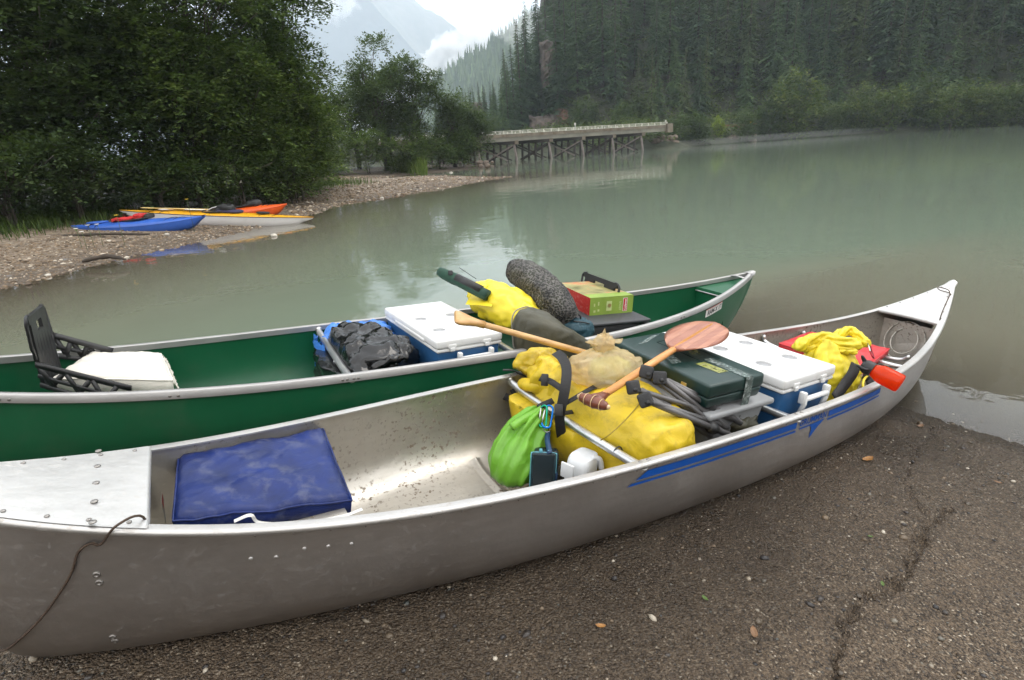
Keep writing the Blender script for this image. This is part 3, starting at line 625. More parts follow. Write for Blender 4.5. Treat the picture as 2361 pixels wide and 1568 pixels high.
# ================================================================ CANOE HULLS
class Hull:
    def __init__(s, B, n, S, q, zb, L=5.18, nm=3.0, ne=1.35, cut=.05):
        s.B, s.n, s.S, s.q, s.zb0, s.L, s.nm, s.ne, s.cut = B, n, S, q, zb, L, nm, ne, cut
    def w(s, t): return max(.010, s.B * (1 - abs(t) ** s.n))
    def zg(s, t): return s.S * abs(t) ** s.q
    def zb(s, t): return s.zb0 + .05 * abs(t) ** 12
    def ex(s, t): e = s.ne if t > 0 else s.ne * 1.6; return e + (s.nm - e) * (1 - abs(t) ** 1.6)
    def pt(s, t, a, off=0.):
        n = s.ex(t); w_ = s.w(t) + off * .9; zg, zb = s.zg(t), s.zb(t) - off
        y = w_ * spow(math.sin(a), 2 / n); d = abs(math.cos(a)) ** (2 / n); z = zg + (zb - zg) * d
        return Vector((t * s.L / 2 * (1 - s.cut * abs(t) ** 9 * d ** 1.6 * 2) , y, z))
    def side(s, x, dep, sgn=-1, off=.002):
        """a point on the outside, dep below the gunwale"""
        t = x / (s.L / 2); n = s.ex(t); D = s.zg(t) - s.zb(t); c = (dep / D) ** (n / 2); a = math.acos(min(1, c)) * sgn
        p = s.pt(t, a); return p + Vector((0, sgn * off, 0))
    def shell(s, off=0., na=44):
        ts = [math.sin(math.pi / 2 * k) * .35 + k * .65 for k in np.linspace(-1, 1, 90)]
        return loft([[s.pt(t, -math.pi / 2 + math.pi * k / na, off) for k in range(na + 1)] for t in ts], False, False)
    def rail(s, sgn, prof, t0=-1, t1=1, n=110):
        rings = []
        for k in range(n + 1):
            t = t0 + (t1 - t0) * k / n; e = 1e-3
            ta, tb = max(-1, t - e), min(1, t + e); d = Vector(((tb - ta) * s.L / 2, sgn * (s.w(tb) - s.w(ta)), s.zg(tb) - s.zg(ta))).normalized()
            o = Vector((-d.y * (1 if sgn > 0 else -1), abs(d.x), 0)); o = Vector((d.y * -sgn, sgn * d.x, 0)).normalized()
            u = d.cross(o); u = u if u.z > 0 else -u
            c = Vector((t * s.L / 2, sgn * s.w(t), s.zg(t))); rings.append([c + o * a + u * b for a, b in prof])
        return loft(rings)
    def inner(s, x): t = x / (s.L / 2); return s.w(t)
    def floor(s, x, y):
        t = x / (s.L / 2); n = s.ex(t); k = min(1, abs(y) / s.w(t)); return s.zg(t) + (s.zb(t) - s.zg(t)) * (1 - k ** n) ** (1 / n)
HN = Hull(.453, 2.463, .292, 4.73, -.358, nm=5., ne=2.0); HG = Hull(.458, 2.434, .1847, 3.42, -.375, nm=4., ne=1.8)
def rivet_geo(p, nrm, r=.006): return lathe([(r, -.001), (r * .95, .0012), (r * .6, .0026), (.0008, .003)], 8, aim(p, Vector(p) + Vector(nrm)))
def thwart(H_, x, z, r, near_x=None, m=None, t_=None, n='thwart'):
    w_ = H_.inner(x) - .006; P = spline([(x, w_, z + .018), (x, w_ - .05, z), (x, 0, z - .002), (near_x or x, -w_ + .05, z), (near_x or x, -w_, z + .018)], 24)
    return part(n, tube(P, r, 14), m, t_)
# ---------------------------------------------------------------- aluminium canoe
CN = thing('aluminum_canoe', 'large aluminium canoe with blue side stripe loaded with camping gear', 'canoe', NM, (0, 0, -.352))
part('hull', HN.shell(), M_ALU, CN)
part('hull_lining', HN.shell(-.005), M_ALUI, CN)
PR = [(-.020, -.003), (-.020, .003), (.004, .0055), (.009, .0045), (.0135, .001), (.0145, -.005), (.0125, -.011), (.007, -.0145), (.002, -.0145), (.001, -.022), (-.004, -.022), (-.004, -.004)]
for sg in (1, -1): part('gunwale', HN.rail(sg, PR), M_ALUT, CN, auto=50)
for t0, t1, nm_ in ((-.764, -.999, 'deck_plate'), (.805, .999, 'deck_plate')):
    rg = []
    for k in range(15):
        t = t0 + (t1 - t0) * k / 14; w_ = HN.w(t) + .004; z = HN.zg(t) + .0075
        rg.append([Vector((t * 2.59, -w_ + 2 * w_ * j / 12, z + .006 * (1 - (2 * j / 12 - 1) ** 2))) for j in range(13)])
    e = math.copysign(1, t0); lip = [[v + Vector((-e * a, 0, b)) for v in rg[0]] for a, b in ((.004, -.022), (.009, -.014), (.007, -.003))]
    dp = part(nm_, loft(lip + rg, False, False), M_ALUD, CN)
    if t0 < 0:
        xr = t0 * 2.59 - .115
        for k in range(5):
            y = .19 - .095 * k; part('bolt', merge(rivet_geo((xr + .004 * k, y, HN.zg(xr / 2.59) + .0125), (0, 0, 1), .0085)), M_RIVET, dp)
        for sg in (1, -1):
            for k in range(7):
                t = t0 - .012 - .03 * k; part('rivet', rivet_geo((t * 2.59, sg * (HN.w(t) - .018), HN.zg(t) + .010), (0, 0, 1), .006), M_RIVET, dp)
    else:
        for sg in (1, -1):
            for k in range(5): t = t0 + .02 + .035 * k; part('rivet', rivet_geo((t * 2.59, sg * (HN.w(t) - .016), HN.zg(t) + .011), (0, 0, 1), .006), M_RIVET, dp)
        for k in range(3): part('bolt', rivet_geo((t0 * 2.59 + .03, -.10 + .09 * k, HN.zg(t0) + .016), (0, 0, 1), .007), M_RIVET, dp)
        part('emblem', merge(*[tube([(t0 * 2.59 + .07 + r_ * .8 * math.cos(a), -.055 + r_ * math.sin(a), HN.zg(t0) + .0165) for a in [6.2832 * k / 24 for k in range(25)]], .0016, 5, False) for r_ in (.045, .028)]), M_ALUD, dp)
for t0, e in ((-.80, -1), (.83, 1)):                                                      # flotation bulkheads
    n = 24; rg = [[Vector((t0 * 2.59 - e * .05 * math.cos(a) ** 2, HN.pt(t0, a, -.0055).y, HN.pt(t0, a, -.0055).z)) for a in [-1.5 + 3.0 * k / n for k in range(n + 1)]]]
    bk = part('bulkhead', (rg[0], [tuple(range(n + 1))]), M_ALUI, CN, False)
    for r_ in (.115, .075):
        c0 = Vector((t0 * 2.59 - e * .030, 0, -.06)); part('pressed_ring', tube([c0 + Vector((e * .035 * math.sin(a), r_ * math.cos(a), r_ * 1.05 * math.sin(a))) for a in [6.2832 * k / 32 for k in range(33)]], .004, 6, False), M_ALUI, bk)
thwart(HN, -.572, -.03, .0165, -.555, M_TUBE, CN); thwart(HN, .30, -.035, .0165, None, M_TUBE, CN)
part('cord_tie', tube([(-.553 + .0195 * math.cos(a), -.30, -.03 + .0195 * math.sin(a)) for a in [6.2832 * k / 16 for k in range(17)]], .0028, 5, False), M_BLACKP, CN)
for x in (-.556, .30):
    for d in (-.018, .018): part('screw', rivet_geo((x + d, -HN.inner(x) + .008, .0052), (0, 0, 1), .0075), M_RIVET, CN); part('screw', rivet_geo((x + d, HN.inner(x) - .008, .0052), (0, 0, 1), .0075), M_RIVET, CN)
for x in (-.80, -.10, .78):
    part('rib', loft([[HN.pt((x + dx) / 2.59, a, -.006 - h) for dx, h in ((-.03, 0), (-.012, .0), (-.008, .010), (.008, .010), (.012, 0), (.03, 0))] for a in [-.62 + 1.24 * k / 24 for k in range(25)]], False, False), M_ALUI, CN)
for x, zz in ((1.20, -.06), (1.52, -.05)):                                                # bow seat frame
    w_ = HN.inner(x) - .008; part('seat_tube', tube(spline([(x, w_, -.012), (x + .005, w_ - .05, zz), (x, 0, zz - .01), (x, -w_ + .05, zz), (x, -w_, -.012)], 20), .013, 10), M_TUBE, CN)
part('seat_plate', box(.36, .42, .012, .004, c=(1.40, 0, -.075)), M_ALUI, CN); part('seat_plate', box(.36, .34, .012, .004, c=(-1.66, .0, -.095)), M_ALUI, CN)
part('seat_tube', tube(spline([(1.66, -.24, -.02), (1.66, -.19, -.055), (1.64, -.05, -.07)], 10), .012, 10), M_TUBE, CN)
for k in range(40): x = -1.75 + k * .089; part('rivet', rivet_geo(HN.side(x, .020, -1, .001), (0, -1, .1), .0035), M_RIVET, CN)
def band(x0, x1, d0, d1, sl=0., sr=0., n=40):
    return loft([[HN.side((x0 + (x1 - x0) * k / n) + (sl * (d - d0) / (d1 - d0) if k == 0 else 0) + (sr * (d - d0) / (d1 - d0) if k == n else 0), d, -1, .0022) for d in (d0, (d0 + d1) / 2, d1)] for k in range(n + 1)], False, False)
for a in ((-.545, .285, .030, .058, -.05), (-.61, .285, .067, .076, -.02), (.525, 1.02, .030, .058), (.525, 1.02, .067, .076)): part('stripe', band(*a), M_BLUE, CN)
def on_side(g, x0, x1, d0, d1): return [HN.side(x0 + (x1 - x0) * v.x, d1 + (d0 - d1) * v.y, -1, .0024) for v in g[0]], g[1]
part('lettering', on_side(TXT['GRUMMAN'], .305, .508, .026, .056), M_BLUE, CN, False)
part('stripe', band(.31, .42, .063, .070), M_BLUE, CN)
part('emblem', ([HN.side(x, d, -1, .0026) for x, d in ((.388, .064), (.50, .060), (.455, .088), (.40, .135), (.405, .090))], [(0, 4, 1), (1, 4, 2), (2, 4, 3)]), M_BLUE, CN, False)
# rivets and bolts on the near side, found on the hull under the photograph's positions
_g = [(t, a) for t in np.linspace(-.98, .6, 420) for a in np.linspace(-1.56, -.25, 70)]
_P = [HN.pt(t, a) for t, a in _g]
def _proj(p):
    d = NM @ p - CP; zc = d.dot(_f); u, v = FPX * d.dot(_r) / zc, -FPX * d.dot(_u) / zc
    return 1180.5 + u * math.cos(ROLL) + v * math.sin(ROLL), 784 - u * math.sin(ROLL) + v * math.cos(ROLL)
_Q = np.array([_proj(p) for p in _P])
def hull_at(px_, py_):
    i = int(((_Q - np.array([px_, py_])) ** 2).sum(1).argmin()); t, a = _g[i]; p = _P[i]; n_ = (HN.pt(t + .002, a) - p).cross(HN.pt(t, a + .01) - p).normalized()
    return p, (n_ if n_.y < 0 else -n_)
for x, y in ((575, 1288), (637, 1279), (699, 1270), (758, 1262), (814, 1252)): p, n_ = hull_at(x, y); part('rivet', rivet_geo(p, n_, .0058), M_ALUT, CN)
for x, y in ((222, 1323), (226, 1340), (260, 1468), (263, 1478)): p, n_ = hull_at(x, y); part('bolt', lathe([(.009, -.001), (.009, .002), (.007, .0035), (.004, .0028), (.003, .001), (.0005, .001)], 12, aim(p, p + n_)), M_RIVET, CN)
stk = part('safety_label', ([Vector((-1.962, .18 - .06 * (k % 2), -.05 - .09 * (k // 2))) for k in range(4)], [(0, 1, 3, 2)]), M_STKW, CN, False)
part('label_band', ([Vector((-1.960, .178 - .056 * (k % 2), -.052 - .03 * (k // 2))) for k in range(4)], [(0, 1, 3, 2)]), M_STK, stk, False)
part('label_print', lay('CAUTION', (-1.958, .172, -.072), (0, -.044, 0), (0, 0, .012)), M_STKW, stk, False)
def on_hull(pts, off): return [(lambda h: h[0] + h[1] * off)(hull_at(*p)) for p in pts]
w0 = HN.pt(-.765, -math.pi / 2)
rp = [Vector((w0.x + .01, w0.y + .06, -.03)), Vector((w0.x + .0, w0.y + .03, .10)), Vector((w0.x - .05, w0.y + .0, .112))] + on_hull([(236, 1214), (212, 1232), (188, 1268), (160, 1325), (120, 1390), (70, 1446), (20, 1492), (-20, 1520)], .006)
single('mooring_rope', tube(spline(rp, 60), .0031, 7), M_ROPE, 'thin brown rope hanging over the stern side of the aluminium canoe', 'rope', NM, rp[0])
rb = [Vector((2.02, -.20, -.12)), Vector((2.06, -.19, -.01)), Vector((2.13, -.155, .135)), Vector((2.30, -.10, .20)), Vector((2.42, -.062, .235)), Vector((2.455, -.03, .255)), Vector((2.44, .02, .262)), Vector((2.40, -.01, .252)), Vector((2.43, -.058, .238)), Vector((2.47, -.06, .19)), Vector((2.49, -.01, .15))]
single('bow_line', tube(spline(rb, 70), .0031, 7), M_ROPE, 'thin brown line looped round the bow of the aluminium canoe', 'rope', NM, rb[0])
# ---------------------------------------------------------------- green canoe
CG = thing('green_canoe', 'green plastic canoe with aluminium gunwales beside the aluminium one', 'canoe', GM, (0, 0, -.375))
part('hull', HG.shell(), M_GREEN, CG); part('hull_lining', HG.shell(-.006), M_GREEN, CG)
PG_ = [(-.014, -.026), (-.014, .003), (-.010, .006), (.010, .006), (.014, .002), (.014, -.030), (.008, -.032), (.008, -.004), (-.008, -.004), (-.008, -.026)]
for sg in (1, -1): part('gunwale', HG.rail(sg, PG_, -.985, .985), M_GALU, CG, auto=50)
thwart(HG, -.575, -.035, .0185, None, M_TUBE, CG); thwart(HG, .30, -.035, .0185, None, M_TUBE, CG)
part('thwart_strut', tube([(-.575, -.06, -.05), (-.57, -.05, -.36)], [.014, .005], 8), M_TUBE, CG)
rg = []
for k in range(13):
    t = .845 + .13 * k / 12; w_ = HG.w(t) - .010; rg.append([Vector((t * 2.59, -w_ + 2 * w_ * j / 10, HG.zg(t) - .03)) for j in range(11)])
wall = [[Vector((v.x - .02, v.y, -.2)) for v in rg[0]], [Vector((v.x - .02, v.y, v.z - .030)) for v in rg[0]], [Vector((v.x - .028, v.y, v.z - .022)) for v in rg[0]], [Vector((v.x - .026, v.y, v.z)) for v in rg[0]]]
part('deck_plate', loft(wall + rg, False, False), M_GREEN, CG, auto=40)
part('deck_trim', tube([v + Vector((-.03, 0, -.026)) for v in rg[0]], .006, 6), M_GALU, CG)
t = .94; part('carry_handle', tube(spline([(t * 2.59, HG.w(t), HG.zg(t) + .004), (t * 2.59 - .005, 0, HG.zg(t) + .012), (t * 2.59, -HG.w(t), HG.zg(t) + .004)], 12), .014, 8, flat=.5), M_GALU, CG)
part('bow_cap', loft([[Vector((tt * 2.59 + .004, s * (HG.w(tt) + .014), HG.zg(tt) + .008 - d)) for s, d in ((1, .03), (1, 0), (0, -.003), (-1, 0), (-1, .03))] for tt in (.975, .985, .992, .999)], False, False), M_GALU, CG)
for xs_ in ((-1.86, -1.83), (-1.30, -1.27), (-.62, -.60, -.57, -.55), (.32,), (1.55, 1.58)):
    for x in xs_: p = HG.side(x, .016, -1, .0145); part('bolt', rivet_geo(p, (0, -1, 0), .007), M_RIVET, CG)
nl = part('name_plate', loft([[HG.side(x, d, -1, .004) for d in (.045, .10)] for x in np.linspace(1.86, 2.08, 8)], False, False), M_STKW, CG)
part('lettering', ([HG.side(1.885 + .185 * v.x, .092 - .036 * v.y, -1, .0055) for v in TXT['RAM-X 17'][0]], TXT['RAM-X 17'][1]), M_BLACKP, nl, False)
part('plate_edge', loft([[HG.side(x, d, -1, .0048) for d in (.045, .05)] for x in np.linspace(1.86, 2.08, 8)], False, False), M_STK, nl)
# ================================================================ GEAR
def cooler(M, x, y, zt, rot, lx, ly, lz, label):
    c = thing('cooler', label, 'cooler', M, (x, y, zt - lz)); Rm = T(x, y, 0) @ rotm('Z', rot)
    bh = lz - .062; part('body', xf(Rm @ T(0, 0, zt - lz + bh / 2), box(lx - .02, ly - .02, bh, .02, 3, taper=.93)), M_CBLUE, c, auto=40)
    part('lid_seal', xf(Rm @ T(0, 0, zt - .060), box(lx - .006, ly - .006, .018, .007, 2)), M_WHITE, c, auto=40)
    g = [Vector((v.x * lx / .40, v.y * ly / .72, v.z)) for v in LIDCUT[0]], LIDCUT[1]
    lid = part('lid', xf(Rm @ T(0, 0, zt - .026), g), M_WHITE, c, auto=35)
    part('lid_step', xf(Rm @ T(0, -ly * .02, zt - .040), box(lx * 1.02, ly * .55, .026, .010, 3)), M_WHITE, lid, auto=40)
    for xx in (-.10, .10):
        for yy in (-.19, .04): part('cup_recess', xf(Rm @ T(xx * lx / .4, yy * ly / .72, zt - .0048), lathe([(.0345, 0), (.0345, .0004)], 24)), M_CUP, lid)
    for xx in (-.11, .10): part('latch', xf(Rm @ T(xx * lx / .4, -ly / 2 + .001, zt - .040), merge(box(.046, .010, .022, .004), mv(box(.026, .010, .02, .003), .0, -.003, -.016))), M_WHITE, lid, auto=40)
    hd = part('handle', xf(Rm @ T(0.02, -ly / 2 - .026, zt - .105), tube([(-.085, .02, -.10), (-.085, 0, -.02), (-.085, 0, .0), (.085, 0, .0), (.085, 0, -.02), (.085, .02, -.10)], .0115, 8)), M_WHITE, c)
    for s in (-1, 1): part('handle_pivot', xf(Rm @ T(0.02 + s * .092, -ly / 2 - .018, zt - .100), box(.024, .03, .055, .006)), M_WHITE, hd, auto=40)
    part('drain_plug', xf(Rm @ T(0, ly / 2 - .006, zt - lz + .05) @ rotm('X', -90), lathe([(.02, 0), (.018, .012), (.004, .014)], 14)), M_WHITE, c)
    return c
cooler(NM, .475, .005, .125, 2, .40, .73, .40, 'blue and white cooler in the aluminium canoe behind the stove case')
cooler(GM, .03, .02, .085, 4, .388, .775, .40, 'blue and white cooler in the green canoe beside the black bag')
def quad_cushion(C, th, n=22, puff=.012, edge=.035, seed=0, amp=.004):
    """C: four top corners (TL, TR, BR, BL); a soft slab below them"""
    C = [Vector(c) for c in C]; up = (C[1] - C[0]).cross(C[3] - C[0]); up = -up.normalized() if up.z < 0 else up.normalized()
    def P(u, v): return C[0].lerp(C[1], u).lerp(C[3].lerp(C[2], u), v)
    rings_t, V, F = [], [], []
    def f(u, v):
        e = min(u, 1 - u, v, 1 - v) * (C[1] - C[0]).length; k = min(1, e / edge); return .62 + .38 * (1 - (1 - k) ** 2) ** .5
    N = n + 1
    for s in (1, -1):
        for j in range(N):
            for i in range(N):
                u, v = i / n, j / n; h = th / 2 * f(u, v) * s; m_ = P(u, v) - up * th / 2
                d = mnoise.noise(Vector((u * 5 + seed, v * 5, s))) * amp * 2 + mnoise.noise(Vector((u * 14 + seed, v * 11, s * 2))) * amp
                V.append(m_ + up * (h + s * puff * math.sin(math.pi * u) * math.sin(math.pi * v) + d * f(u, v)))
        o = 0 if s == 1 else N * N
        for j in range(n):
            for i in range(n):
                q = (o + j * N + i, o + j * N + i + 1, o + (j + 1) * N + i + 1, o + (j + 1) * N + i); F.append(q if s == -1 else q[::-1])
    B = [i for i in range(N)] + [j * N + n for j in range(1, N)] + [n * N + i for i in range(n - 1, -1, -1)] + [j * N for j in range(n - 1, 0, -1)]
    for a, b in zip(B, B[1:] + B[:1]): F.append((a, b, b + N * N, a + N * N))
    return (V, F), B
# ---- aluminium canoe
C = [NL(411, 1047, .033), NL(745, 981, -.010), NL(812, 1145, -.055), NL(398, 1192, .02)]
g, B = quad_cushion(C, .075, 30, .012, .03, 3, .006)
cu = thing('seat_cushion', 'wet dark blue square seat cushion at the stern of the aluminium canoe', 'cushion', NM, C[3])
part('cover', g, M_NAVY, cu); part('piping', tube([g[0][i] for i in B + B[:1]], .0035, 5, False), M_NAVY, cu)
sp = spline([NL(540, 1202, -.01), NL(578, 1188, .005), NL(602, 1206, -.03), NL(700, 1206, -.07), NL(790, 1190, -.08), NL(835, 1174, -.10)], 30)
part('strap', ribbon(sp, .009, (0, -.55, .8)), M_STKW, cu, False)
# big yellow dry bag under the thwart
def bag_sec(y, xl, xr, zb, zt, n=36, eu=.55, el=.85):
    cx, hx_ = (xl + xr) / 2, (xr - xl) / 2; r = []
    for k in range(n):
        a = 6.2832 * k / n; s_ = math.sin(a); e = eu if s_ > 0 else el; r.append(Vector((cx + hx_ * spow(math.cos(a), e), y, (zb + zt) / 2 + (zt - zb) / 2 * spow(s_, e))))
    return r
ST = [(-.405, -.40, -.30, -.2, -.05), (-.40, -.45, -.26, -.23, .005), (-.375, -.485, -.235, -.255, .055), (-.30, -.51, -.20, -.29, .085), (-.18, -.545, -.16, -.30, .10), (-.05, -.58, -.14, -.31, .105), (.08, -.615, -.15, -.31, .10), (.2, -.64, -.18, -.305, .085), (.29, -.645, -.22, -.28, .05), (.34, -.62, -.28, -.22, .0), (.355, -.55, -.35, -.15, -.05)]
_ys = [s[0] for s in ST]
rings = []
for k in range(81):
    y = _ys[0] + (_ys[-1] - _ys[0]) * (math.sin((k / 80 - .5) * math.pi) * .5 + .5); rings.append(bag_sec(y, *[float(np.interp(y, _ys, [s[j] for s in ST])) for j in range(1, 5)], n=84))
g = crumple(crumple(rumple(loft(rings), .012, 4.5, 2, 2), .012, 5, 2, 2), .003, 20, 5, 1)
V = []
for v in g[0]:
    k = max(0, min(1, (-.525 - v.x) / .05)); zl = -.052
    V.append(Vector((v.x, v.y, v.z if v.z < zl else v.z * (1 - k) + min(v.z, zl) * k)))
yb = thing('dry_bag', 'large yellow dry bag with black straps under the thwart', 'dry bag', NM, (-.4, 0, -.31))
part('bag_body', (V, g[1]), M_YEL, yb)
rl = [NL(1204, 858, .03), NL(1220, 838, .065), NL(1262, 828, .09), NL(1303, 840, .09)]
part('roll_top', rumple(rumple(tube(spline(rl, 30), [.030 + .030 * math.sin(math.pi * min(1, (k + 3) / 30)) for k in range(31)], 48), .010, 12, 4, 2), .011, 13, 6, 2, ridged='v'), M_YEL, yb)
nk = [NL(1250, 850, .07), NL(1258, 868, .05), NL(1290, 885, .04), NL(1320, 900, .02)]
part('collar', rumple(rumple(tube(spline(nk, 20), [.070 + .02 * (k / 20) + .008 * math.sin(k) for k in range(21)], 60), .012, 9, 8, 2), .012, 12, 9, 2, ridged='v'), M_YEL, yb)
fold = [NL(1200, 884, -.005), NL(1228, 890, .015), NL(1262, 884, .04)]
part('fold', rumple(tube(spline(fold, 14), [.012, .022, .026, .028, .03, .03, .03, .03, .03, .028, .026, .024, .022, .018, .01], 14), .008, 20, 3), M_YEL, yb)
part('seam', tube(spline([NL(1385, 1015, .035), NL(1408, 1000, .068), NL(1445, 965, .092), NL(1480, 925, .102), NL(1500, 905, .104)], 20), .0025, 6), pm('drybag seam', (.30, .21, .015), .6), yb)
p1 = spline([NL(1281, 812, .185), NL(1296, 825, .20), NL(1306, 850, .185), NL(1303, 895, .13), NL(1292, 950, .035), NL(1291, 975, -.02), NL(1296, 1016, -.12)], 36)
part('strap', ribbon(p1, .040, [(-.55, -.45, .7)] * 37, .0022), M_WEB, yb, False)
p2 = spline([NL(1288, 940, .05), NL(1330, 915, .10), NL(1375, 890, .118), NL(1410, 882, .118)], 20); part('strap', ribbon(p2, .020, (-.4, -.3, .9), .003), M_WEB, yb)
p3 = spline([NL(1245, 872, .10), NL(1270, 880, .105), NL(1300, 900, .12)], 10); part('strap', ribbon(p3, .026, (-.5, -.5, .7), .004), M_WEB, yb)
p4 = spline([NL(1285, 955, .03), NL(1330, 948, .0)], 6); part('strap', ribbon(p4, .018, (-.5, -.5, .7), .004), M_WEB, yb)
part('buckle', xf(aim(NL(1288, 945, .05), NL(1288, 945, .15)), box(.034, .045, .014, .004)), M_BLACKP, yb, auto=40)
part('buckle', xf(aim(NL(1256, 876, .105), NL(1256, 876, .2)), box(.030, .05, .014, .004)), M_BLACKP, yb, auto=40)
part('strap', ribbon(spline([NL(1180, 898, -.06), NL(1186, 910, -.08), NL(1190, 928, -.11)], 8), .022, (-.8, -.3, .4), .003), M_WEB, yb)
part('strap', ribbon(spline([NL(1145, 902, -.10), NL(1160, 912, -.10), NL(1178, 920, -.09)], 8), .034, (-.6, -.6, .5), .004), M_WEB, yb)
part('strap', ribbon(spline([Vector((-.59, .47, .02)), Vector((-.56, .45, .022)), Vector((-.53, .44, .010)), Vector((-.50, .40, .0))], 8), .03, (0, .2, 1), .004), M_WEB, yb)
# lime sack, carabiners, box, jug
sk = thing('stuff_sack', 'lime green stuff sack hanging from the thwart', 'sack', NM, NL(1175, 1112, -.27))
ax = spline([NL(1254, 938, -.01), NL(1243, 950, -.025), NL(1225, 978, -.06), NL(1205, 1015, -.12), NL(1190, 1050, -.17), NL(1183, 1085, -.22), NL(1182, 1108, -.265)], 34)
rad = np.interp(np.linspace(0, 1, 35), [0, .06, .12, .2, .32, .45, .6, .75, .88, .96, 1], [.012, .022, .020, .042, .066, .084, .098, .104, .092, .056, .004])
rings = []
for i, c_ in enumerate(ax):
    t_ = (ax[min(i + 1, 34)] - ax[max(i - 1, 0)]).normalized(); s_ = t_.cross(Vector((0, 1, .3))).normalized(); u_ = s_.cross(t_); f_ = .12 + .88 * math.exp(-(max(0, i - 5) / 17) ** 2)
    rings.append([c_ + (s_ * math.cos(a) + u_ * math.sin(a)) * rad[i] * (1 + f_ * (.15 * math.sin(11 * a + i * .05) + .10 * math.sin(7 * a + 1) + .06 * math.sin(19 * a + i * .1)) + .05 * mnoise.noise(Vector((math.cos(a) * 2, math.sin(a) * 2, i * .12)))) for a in [6.2832 * k / 72 for k in range(72)]])
part('sack_body', crumple(loft(rings), .004, 18, 3, 2), M_LIMEB, sk)
part('hem', ribbon(spline([NL(1180, 985, -.02), NL(1210, 965, -.01), NL(1242, 948, 0), NL(1256, 938, .005)], 12), .030, (-.6, -.7, .4), .010), M_LIMEB, sk)
part('closure_strap', ribbon(spline([NL(1240, 940, .005), NL(1256, 932, .02), NL(1275, 924, .03)], 8), .024, (-.5, -.5, .7), .008), M_WEB, sk)
def carabiner(name, label, A, B, W_, m, nrm):
    A, B = Vector(A), Vector(B); d = (B - A); L_ = d.length; d.normalize(); s_ = d.cross(Vector(nrm)).normalized(); c = thing(name, label, 'carabiner', NM, A)
    P = [A + d * L_ * y + s_ * W_ * x for x, y in ((.35, .10), (.0, .0), (-.38, .05), (-.5, .2), (-.5, .8), (-.42, .96), (-.1, 1.02), (.3, .97), (.48, .84))]
    part('body', tube(spline(P, 36), .0042, 8), m, c); part('gate', tube([A + d * L_ * .10 + s_ * W_ * .36, A + d * L_ * .84 + s_ * W_ * .48], .0034, 8), M_CHROME, c); return c
carabiner('carabiner', 'blue carabiner clipped to the thwart strap', NL(1266, 935, .03), NL(1258, 985, -.035), .036, M_CBIN, (-.5, -.7, .4))
carabiner('carabiner', 'green carabiner beside the blue one on the thwart', NL(1254, 935, .03), NL(1250, 984, -.04), .030, M_CBIN2, (-.7, -.5, .3))
cbx = NL(1252, 1085, -.17); bx_ = thing('waterproof_box', 'clear waterproof box with pale blue rim hanging by a blue strap', 'box', NM, cbx)
Mb = T(cbx) @ rotm('Z', -32) @ rotm('X', -10)
part('box_body', xf(Mb @ T(.012, .035, 0), box(.095, .055, .15, .014, 3)), M_CLEAR, bx_, auto=40); part('box_lid', xf(Mb @ T(0, -.012, 0), box(.094, .02, .15, .008, 3)), M_CLEAR, bx_, auto=40)
fr_ = [(-.046, -.072), (.046, -.072), (.046, .072), (-.046, .072)]; ring = []
for k in range(4):
    (x0, z0), (x1, z1) = fr_[k], fr_[(k + 1) % 4]
    for j in range(6): f_ = j / 6; x_, z_ = x0 + (x1 - x0) * f_, z0 + (z1 - z0) * f_; ring.append(Mb @ Vector((math.copysign(min(abs(x_), .045), x_), -.004, math.copysign(min(abs(z_), .07), z_))))
part('seal_rim', tube(ring + ring[:1], .006, 8, False), M_CLEARB, bx_)
for dx in (-.012, .02): part('hinge', xf(Mb @ T(dx, 0, .077), box(.012, .02, .016, .003)), M_CLEARB, bx_)
part('latch', xf(Mb @ T(.05, .004, -.02), box(.012, .03, .03, .004)), M_STRAPB, bx_)
part('strap', ribbon(spline([NL(1268, 1045, -.09), NL(1262, 1015, -.075), NL(1264, 995, -.06)], 10), .020, (-.6, -.7, .3), .004), M_STRAPB, bx_)
part('split_ring', tube([NL(1261, 990, -.045) + Vector((.010 * math.cos(a), -.008 * math.cos(a), .012 * math.sin(a))) for a in [6.2832 * k / 20 for k in range(21)]], .0018, 6, False), M_CHROME, bx_)
jc = NL(1340, 1085, -.15); rings = []
for h, s_, o in ((-.10, .96, 0), (-.02, 1, 0), (.03, 1, .0), (.052, .97, .0), (.064, .86, .0), (.066, .5, .01)):
    rings.append([jc + Vector((.050 * s_ * spow(math.cos(a), .5) + o, .050 * s_ * spow(math.sin(a), .5), h + .012 * math.cos(a) * (h > .0))) for a in [6.2832 * k / 28 for k in range(28)]])
jg = thing('plastic_jug', 'white plastic jug bailer beside the clear box', 'jug', NM, jc - Vector((0, 0, .1)))
part('jug_body', xf(T(jc) @ rotm('Z', 20) @ rotm('Y', 10) @ T(-jc), loft(rings)), M_JUG, jg, auto=50); part('jug_flap', xf(T(NL(1308, 1086, -.12)) @ rotm('Z', 20), box(.010, .055, .06, .004)), M_JUG, jg, auto=40)
part('jug_handle', tube(spline([jc + Vector((.03, -.02, .06)), jc + Vector((.055, -.035, .05)), jc + Vector((.065, -.04, .01))], 10), .011, 10), M_JUG, jg)
